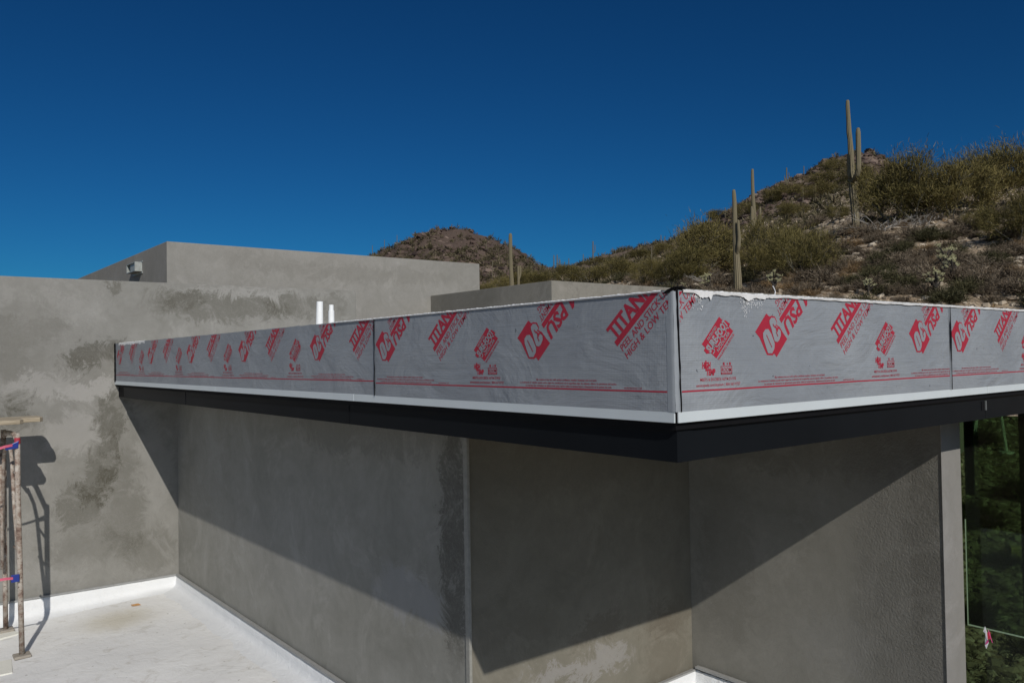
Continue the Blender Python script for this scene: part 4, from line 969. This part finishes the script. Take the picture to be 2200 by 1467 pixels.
# saguaros
def mat_sag(name, c0, c1, c2):
    m, nt, b = newmat(name); g = NG(nt); tc = g.n('ShaderNodeTexCoord'); P = tc.outputs['Object']
    at = g.n('ShaderNodeAttribute'); at.attribute_name = 'rib'
    sep = g.n('ShaderNodeSeparateXYZ'); g.l(P, sep.inputs[0])
    n1 = g.noise(P, 1.2, 5, .7)[0]; n2 = g.noise(g.scalev(P, (8, 8, 2)), 3, 5, .7)[0]
    f = g.math('ADD', g.math('MULTIPLY', g.math('SUBTRACT', 1., g.mapr(sep.outputs[2], .5, 5.)), .5), g.math('MULTIPLY', n1, .5), clamp=True)
    c = g.mix(f, c0, c1); c = g.mix(g.math('MULTIPLY', g.mapr(n2, .5, .75), .5), c, c2)
    c = g.mix(g.math('MULTIPLY', at.outputs['Fac'], .7), g.mix(.55, c, (.02, .018, .010)), (.33, .28, .175))
    g.l(c, b.inputs['Base Color']); b.inputs['Roughness'].default_value = .8; g.bump(n2, .4, .02, b); return m
msag = mat_sag('saguaro_skin', (.135, .125, .062), (.225, .175, .10), (.07, .055, .03))
msagf = mat_sag('saguaro_skin_far', (.075, .075, .045), (.11, .085, .06), (.04, .03, .02))
def sag_column(pts, rads, ribs=10, seg=4, tip=.0):
    """ribbed column along a path, rounded tip"""
    n = ribs*seg; P_ = [Vector(p) for p in pts]
    # round the tip
    d = (P_[-1]-P_[-2]).normalized(); rl = rads[-1]; base = P_[-1]
    for k in range(1, 6):
        a = k/5*math.pi/2; P_.append(base+d*rl*1.1*math.sin(a)); rads = list(rads)+[max(rl*math.cos(a), .004)]
    V = []; rib = []; prev = None
    for i, p in enumerate(P_):
        t_ = (P_[min(i+1, len(P_)-1)]-P_[max(i-1, 0)]).normalized()
        a = t_.orthogonal().normalized() if prev is None else (prev-t_*prev.dot(t_)).normalized(); prev = a; b2 = t_.cross(a)
        for k in range(n):
            ph = 2*math.pi*k/n; c = .5+.5*math.cos(ph*ribs); r_ = rads[i]*(.80+.20*c**.7); V.append(p+(a*math.cos(ph)+b2*math.sin(ph))*r_); rib.append(c**2)
    F = [(i*n+k, i*n+(k+1) % n, (i+1)*n+(k+1) % n, (i+1)*n+k) for i in range(len(P_)-1) for k in range(n)]
    F.append(tuple((len(P_)-1)*n+k for k in range(n)))
    return V, F, rib
def sag_obj(name, pts, rads, parent, ribs=15, seg=4, mat=None):
    V, F, rib = sag_column(pts, rads, ribs, seg); me = bpy.data.meshes.new(name); me.from_pydata([tuple(v) for v in V], [], F); me.materials.append(mat or msag)
    a = me.attributes.new('rib', 'FLOAT', 'POINT'); a.data.foreach_set('value', np.array(rib, np.float32)); me.polygons.foreach_set('use_smooth', [True]*len(me.polygons)); me.update()
    o = bpy.data.objects.new(name, me); COL.objects.link(o); o.parent = parent; return o
def saguaro_px(p, r, label, trunk, arms, group='tall saguaros on the near slope', mat=None, ribs=10):
    """trunk: list of (x, y, width px) from base up; arms the same, all measured on the upright plane through p facing the viewpoint"""
    th = thing('saguaro', p, label, 'cactus', group)
    dep = float((np.array(p)-CM)@AD)
    def P3(x, y, dd=0.):
        q = CM+ray(x, y)*(dep+dd); return Vector(q)-Vector(p)
    def fix(path, nm):
        pts = [P3(a[0], a[1], a[3] if len(a) > 3 else 0) for a in path]; rads = [a[2]*dep/CP[0]/2 for a in path]
        # resample
        o_p = []; o_r = []
        for i in range(len(pts)-1):
            for k in range(4): f = k/4; o_p.append(pts[i].lerp(pts[i+1], f)); o_r.append(rads[i]*(1-f)+rads[i+1]*f)
        o_p.append(pts[-1]); o_r.append(rads[-1]); sag_obj(nm, o_p, o_r, th, ribs, 4, mat)
    fix(trunk, 'trunk')
    for a in arms: fix(a, 'arm')
    return th
p, r = at_px(1838, 499); saguaro_px(p, r, 'tallest saguaro with a long bare top, one big right arm and a short left arm',
    [(1840, 503, 15), (1838, 470, 16), (1834, 420, 18), (1832, 385, 19), (1829, 370, 14), (1828, 330, 12.5), (1826, 300, 10.5), (1824, 285, 11), (1823, 260, 9.5), (1822, 245, 9), (1821, 228, 8.5), (1821, 219, 7.5)],
    [[(1833, 388, 9, -.2), (1837, 383, 10.5, -.5), (1841, 376, 11, -.78), (1844, 364, 11, -.92), (1844.5, 340, 10.5, -.95), (1844, 310, 10.5, -.95), (1843.5, 285, 10, -.95), (1843.5, 279, 8, -.95)],
     [(1830, 384, 5, -.2), (1825, 380, 6, -.25), (1824, 370, 7, -.25), (1823, 350, 7, -.25), (1822, 334, 6, -.25)]])
p, r = at_px(1584, 632, 34); saguaro_px(p, r, 'nearest saguaro, rising from behind the wrapped roof edge with one thin right arm',
    [(1586, 650, 17), (1585, 600, 17), (1583, 560, 14), (1580, 520, 11), (1579, 480, 10), (1578, 440, 9.5), (1577, 420, 8.5), (1576.5, 411, 7)],
    [[(1584, 545, 6, -.1), (1587, 530, 8, -.25), (1588, 512, 7, -.25), (1587.5, 500, 6.5, -.25), (1586.5, 490, 6, -.25), (1586, 475, 5, -.25)]])
p, r = at_px(1620, 572, 44); saguaro_px(p, r, 'saguaro with two arms standing just right of the nearest one',
    [(1619, 576, 9), (1621, 540, 12), (1624, 500, 12), (1622, 490, 12), (1620, 460, 9), (1618, 430, 8), (1617, 400, 7), (1616.5, 380, 6.5), (1616.5, 366, 5.5)],
    [[(1619, 492, 4, -.2), (1617, 483, 7, -.3), (1615.5, 470, 7.5, -.3), (1615.5, 452, 6, -.3), (1615, 446, 5, -.3)], [(1624, 492, 4, -.2), (1628, 488, 7, -.3), (1632, 478, 7, -.3), (1633, 465, 5.5, -.3), (1633, 449, 5, -.3)]])
p = at_r(1098, 62.); saguaro_px(p, 62., 'lone pale green saguaro without arms behind the low block, against the far hill',
    [(1100, 640, 11), (1099.5, 608, 9.5), (1098, 580, 8.5), (1097, 550, 8), (1096.5, 520, 8), (1096.5, 508, 7.5), (1096.5, 505, 7)], [])
p = at_r(1115, 64.); saguaro_px(p, 64., 'small two-headed saguaro right of the lone tall one',
    [(1114, 640, 6), (1114, 600, 5.5), (1113.5, 585, 5), (1113.5, 574, 5)], [[(1115, 600, 3.5), (1118, 592, 4), (1118, 578, 4), (1117.5, 572, 3.5)]])
# far saguaros: (u, top, base, width, arms)
far = [(1190, 548, 582, 2.2, 0, 'pair on the ridge above the low block corner, its left one'), (1197, 547, 582, 2.4, 1, 'pair on the ridge above the low block corner, its right one'), (1203, 558, 584, 2., 0, 'short one beside the pair above the block corner'),
 (1160, 565, 585, 1.8, 0, 'on the right flank of the far hill'), (1222, 555, 576, 1.8, 0, 'first right of the pair on the low ridge'), (1253, 546, 570, 1.8, 0, 'alone on the low ridge, left of the armed one'), (1274, 518, 562, 2.6, 1, 'armed and tallest on the low ridge skyline'),
 (1320, 552, 592, 2.2, 0, 'below the ridge line above the roof corner, its left one'), (1341, 545, 585, 2.2, 0, 'below the ridge line above the roof corner, its right one'), (1323, 536, 556, 1.8, 0, 'short one on the ridge right of the armed one'), (1371, 527, 552, 2.2, 1, 'armed one on the ridge between two thin ones'),
 (1400, 528, 575, 2.2, 0, 'thin tall one on the lit slope left of the palo verdes'), (1420, 505, 540, 2., 0, 'left of two thin ones on the skyline by the left palo verde'), (1428, 508, 540, 2., 0, 'right of two thin ones on the skyline by the left palo verde'), (1457, 489, 525, 2.2, 0, 'alone on the skyline left of the left palo verde crown'),
 (1524, 461, 488, 1.8, 0, 'small and dark on the skyline above the left palo verde, first'), (1558, 446, 474, 2., 1, 'small armed one on the skyline left of the nearest saguaro'), (1604, 428, 448, 2., 0, 'small one on the skyline between the two nearer saguaros'),
 (1690, 360, 418, 2.8, 1, 'armed one on the upper skyline left of the rocky peak'), (1687, 382, 405, 2., 0, 'short one beside the armed upper skyline one'), (1727, 357, 378, 2., 0, 'small one on the upper skyline near the rocky peak'), (1725, 404, 442, 2.6, 0, 'pale one mid slope, left of the close pair'),
 (1748, 400, 437, 2.4, 0, 'close pair mid slope, left one'), (1752, 395, 434, 2.2, 0, 'close pair mid slope, right one'), (1702, 432, 452, 2., 0, 'short dark one mid slope left'), (800, 527, 545, 1.4, 0, 'on the left flank of the far hill, first'),
 (826, 515, 533, 1.3, 0, 'on the left flank of the far hill, second'), (853, 505, 522, 1.3, 0, 'near the left shoulder of the far hill'), (1058, 560, 600, 1.6, 0, 'on the dark face of the far hill near the tall block end'), (1045, 520, 545, 1.3, 0, 'on the dark right shoulder of the far hill'),
 (930, 490, 503, 1.1, 0, 'on the top of the far hill'), (1134, 570, 596, 1.6, 0, 'low in the valley right of the lone saguaro'), (1213, 562, 580, 1.5, 0, 'thin one just right of the ridge pair'), (1296, 548, 566, 1.5, 0, 'thin one between armed and ridge pair')]
for (u, yt, yb, w_, arm, lb) in far:
    p, r = at_px(u, yb, 55.); h = yb-yt
    arms = []
    if arm: arms = [[(u, yb-h*.45, w_*.5), (u+w_*1.3, yb-h*.45, w_*.6), (u+w_*1.7, yb-h*.55, w_*.6), (u+w_*1.7, yb-h*.8, w_*.5)]]
    if arm and u in (1690, 1558): arms.append([(u, yb-h*.5, w_*.5), (u-w_*1.3, yb-h*.5, w_*.5), (u-w_*1.6, yb-h*.6, w_*.5), (u-w_*1.6, yb-h*.7, w_*.4)])
    pr = p-Vector((0, 0, .3))
    saguaro_px(pr, r, ('distant saguaro '+lb)[:110], [(u, yb+2, w_), (u, yb-h*.5, w_), (u, yt+w_*.5, w_*.85)], arms, 'small saguaros on the distant slopes', msagf, 6)

# chollas
mch0 = plain('cholla_trunk', (.03, .025, .02), .9); mch1 = vegmat('cholla_spines', [(.22, .20, .09), (.46, .44, .25), (.66, .64, .42)], rnd=.15)
def cholla(seed):
    rr = random.Random(seed); r = np.random.default_rng(seed); mb = MB(); tips = []
    pts = [Vector((0, 0, 0)), Vector((.02, .01, .3)), Vector((.0, .03, .6))]; mb.tube(pts, [.05, .05, .04], 7)
    for i in range(9):
        a = i*2.4; e = Vector((math.cos(a)*rr.uniform(.12, .28), math.sin(a)*rr.uniform(.12, .28), rr.uniform(.5, .85))); mb.tube([pts[rr.choice([1, 2])], e], [.03, .025], 6); tips.append(e)
    V = []; F = []; T = []
    for e in tips+[pts[-1]+Vector((0, 0, .15))]:
        for k in range(4):
            d = Vector((rr.uniform(-1, 1), rr.uniform(-1, 1), rr.uniform(.0, 1.2))).normalized(); a = e; b2 = e+d*rr.uniform(.08, .15); n = 46
            f = r.uniform(0, 1, n); c = np.array(a)[None]*(1-f[:, None])+np.array(b2)[None]*f[:, None]; dd = unit(r.normal(size=(n, 3)))
            v, fc, tt = twigs(c+dd*.012, unit(dd+np.array(d)*.4), r.uniform(.025, .045, n), .009, r, r.uniform(.3, 1, n), .1); o0 = len(V); V += v.tolist(); F += [tuple(i+o0 for i in q) for q in fc]; T += list(tt)
    return mesh_np('cholla_stem', np.array(mb.v), mb.f, [mch0]), mesh_np('cholla_joints', np.array(V), F, [mch1], T)
chs = [cholla(5), cholla(9)]
for i, (u, y, hpx, lb, tilt) in enumerate([(1530, 628, 38, 'leaning cholla left of the nearest saguaro', .35), (1664, 632, 42, 'branching cholla between the nearest saguaro and the paint spill', -.2), (1866, 638, 34, 'round cream-headed cholla above the white roof edge', 0), (2012, 640, 48, 'largest cholla, dark stem and pale head, above the roof seam', 0),
      (2050, 606, 44, 'cholla with spreading pale head right of the largest one', .1), (2026, 594, 52, 'tall dark-stemmed cholla behind the largest one', -.15), (1468, 628, 20, 'tiny cholla just above the roof corner', 0), (2198, 634, 24, 'pale cholla cut by the right picture edge', 0)]):
    p, r = at_px(u, y, 34.); s = hpx*1.2*r/CP[0]/.95; th = thing('cholla', (p[0], p[1], p[2]-.05), lb, 'cactus', 'chollas on the near slope'); th.scale = (s,)*3; th.rotation_euler = (tilt, -tilt*.5, i*1.3)
    for nm, me in zip(('stem', 'joints'), chs[i % 2]):
        c = bpy.data.objects.new(nm, me); COL.objects.link(c); c.parent = th

# ground cover: scattered stones, and brush far up the hills
def rock_shape(r):
    ph = (1+5**.5)/2; v = np.array([(-1, ph, 0), (1, ph, 0), (-1, -ph, 0), (1, -ph, 0), (0, -1, ph), (0, 1, ph), (0, -1, -ph), (0, 1, -ph), (ph, 0, -1), (ph, 0, 1), (-ph, 0, -1), (-ph, 0, 1)])/1.9
    f = [(0,11,5),(0,5,1),(0,1,7),(0,7,10),(0,10,11),(1,5,9),(5,11,4),(11,10,2),(10,7,6),(7,1,8),(3,9,4),(3,4,2),(3,2,6),(3,6,8),(3,8,9),(4,9,5),(2,4,11),(6,2,10),(8,6,7),(9,8,1)]
    return v*r.uniform(.65, 1.25, (12, 1)), f
mstone = vegmat('scattered_stone', [(.11, .085, .06), (.32, .26, .19), (.52, .45, .35)], rnd=0.)
mfarrock = vegmat('dark_boulder', [(.03, .021, .018), (.10, .07, .057), (.20, .15, .12)], rnd=0.)
def scatter_rocks(n, u0, u1, ra, rb, s0, s1, name):
    r = np.random.default_rng(77+n); az = r.uniform(uaz(u1), uaz(u0), n); rr = ra*(rb/ra)**r.uniform(0, 1, n); x = CM[0]+rr*np.cos(az); y = CM[1]+rr*np.sin(az); z = tz(x, y)
    V = []; F = []; T = []
    for i in range(n):
        v, f = rock_shape(r); s = s0*(s1/s0)**(r.uniform()**2.2)*(1+min(rr[i], 170)/160); a = r.uniform(0, 6.28); c, q = math.cos(a), math.sin(a)
        v = v*np.array([1, .8, .55])*s; v = np.stack([v[:, 0]*c-v[:, 1]*q, v[:, 0]*q+v[:, 1]*c, v[:, 2]], 1)+np.array([x[i], y[i], z[i]+.02*s]); o0 = len(V); V += v.tolist(); F += [tuple(k+o0 for k in g_) for g_ in f]; T += [float(np.clip(r.normal(.5, .25), 0, 1))]*20
    me = mesh_np(name, np.array(V), F, [mstone if ra < 100 else mfarrock], T); o = bpy.data.objects.new(name, me); COL.objects.link(o); tag(o, ('loose pale stones scattered over the desert slopes' if ra < 100 else 'dark rubble around the rocky peak' if ra < 150 else 'dark boulders covering the far hill') if ra != 10.5 else 'small stones on the ground behind the green glass', 'stones', kind='stuff')
scatter_rocks(20000, 1180, 2300, 30, 110, .045, .24, 'scattered_stones')
scatter_rocks(9000, 1960, 2300, 10.5, 30, .018, .12, 'scattered_stones')
scatter_rocks(1500, 740, 1200, 180, 330, .2, 1.0, 'scattered_boulders')
scatter_rocks(3000, 1500, 1960, 105, 175, .12, .62, 'dark_rubble')
def scatter_brush(n, u0, u1, ra, rb, name, mat, seed, blades=26, s0=.35, s1=1.1, label=''):
    r = np.random.default_rng(seed); az = r.uniform(uaz(u1), uaz(u0), n); rr = ra*(rb/ra)**r.uniform(0, 1, n); x = CM[0]+rr*np.cos(az); y = CM[1]+rr*np.sin(az); z = tz(x, y)
    keep = fbm(x, y, .05, 3, seed) > -.45; x, y, z, rr = x[keep], y[keep], z[keep], rr[keep]; n = len(x)
    s = s0*(s1/s0)**r.uniform(0, 1, n)*(.7+rr/190); ct = np.clip(r.normal(.45, .25, n), 0, 1)
    k = np.repeat(np.arange(n), blades); m_ = len(k); d = r.normal(size=(m_, 3)); d[:, 2] = np.abs(d[:, 2])+.15; d = unit(d)
    base = np.stack([x[k], y[k], z[k]], 1)+d*(s[k]*r.uniform(0, .5, m_))[:, None]
    V, F, T = twigs(base, unit(d+r.normal(size=(m_, 3))*.3), s[k]*r.uniform(.3, .6, m_), s[k]*.11, r, np.clip(ct[k]+r.normal(0, .15, m_), 0, 1), .2)
    me = mesh_np(name, V, F, [mat], T); o = bpy.data.objects.new(name, me); COL.objects.link(o); tag(o, label, 'brush', kind='stuff')
mfb = vegmat('far_brush_mixed', [(.03, .026, .015), (.07, .062, .032), (.115, .098, .055), (.18, .145, .10)], rnd=0.)
scatter_brush(2700, 1150, 2260, 72, 230, 'far_brush', mfb, 5, 34, .35, 1.1, 'dry brush covering the upper slopes of the right hill')
scatter_brush(4800, 700, 1320, 190, 330, 'far_brush', mfb, 8, 20, .35, 1.25, 'dark brush dotted over the far hill')
scatter_brush(900, 1180, 2260, 30, 78, 'ground_litter', mshrub['straw'], 15, 18, .12, .34, 'low dead grass and twigs between the shrubs')
scatter_brush(900, 1950, 2300, 11, 32, 'ground_weeds', mshrub['green'], 25, 30, .05, .22, 'weeds and rubble seen through the green glass')

# leaning stakes and a timber block on the ground behind the glass
mst = plain('pale_stake', (.8, .8, .78)); 
for (xa, ya, xb, yb, lb) in ((2099, 885, 2092, 941, 'short pale leaning pole seen through the glass near the pillar'), (2149, 880, 2163, 972, 'longer pale leaning pole with a flat foot seen through the glass')):
    r0 = 17.5; d = ray(xb, yb); k = (r0)/math.hypot(d[0], d[1]); foot = Vector(CM+d*k); gz = tz1(foot.x, foot.y); 
    # slide the foot out along the sight line until it stands on the ground
    for it in range(400):
        k *= 1.004; foot = Vector(CM+d*k)
        if foot.z <= tz1(foot.x, foot.y)+.02: break
        if k > 30: break
    top = Vector(CM+ray(xa, ya)*k*1.0); th = thing('leaning_pole', foot, lb, 'pole', 'poles behind the glass')
    mb = MB(); mb.tube([foot, top], .035 if xa > 2110 else .05, 8); mb.obj('pole', mst, th, foot, scale=1)
    mb = MB(); mb.tube([foot+Vector((0, 0, -.03)), foot+Vector((0, 0, .03))], .16, 12); mb.obj('foot_plate', mst, th, foot, scale=1)
d = ray(2194, 1190); k = 8.
for it in range(400):
    q = Vector(CM+d*k)
    if q.z <= tz1(q.x, q.y)+.12: break
    k *= 1.005
mb = MB(); mb.box((-.16, -.10, -.14), (.16, .10, .12)); mb.box((-.16, -.102, -.02), (.05, .104, .0)) ; o = mb.obj('timber_block', plain('yellow_timber', (.55, .45, .2), .8, 0, .2), scale=1., bevel=.01); o.location = q; o.rotation_euler = (0, 0, .5)
tag(o, 'yellow timber block lying on the ground behind the glass at the right edge', 'timber')
print('shrubs', cnt, 'far ok')
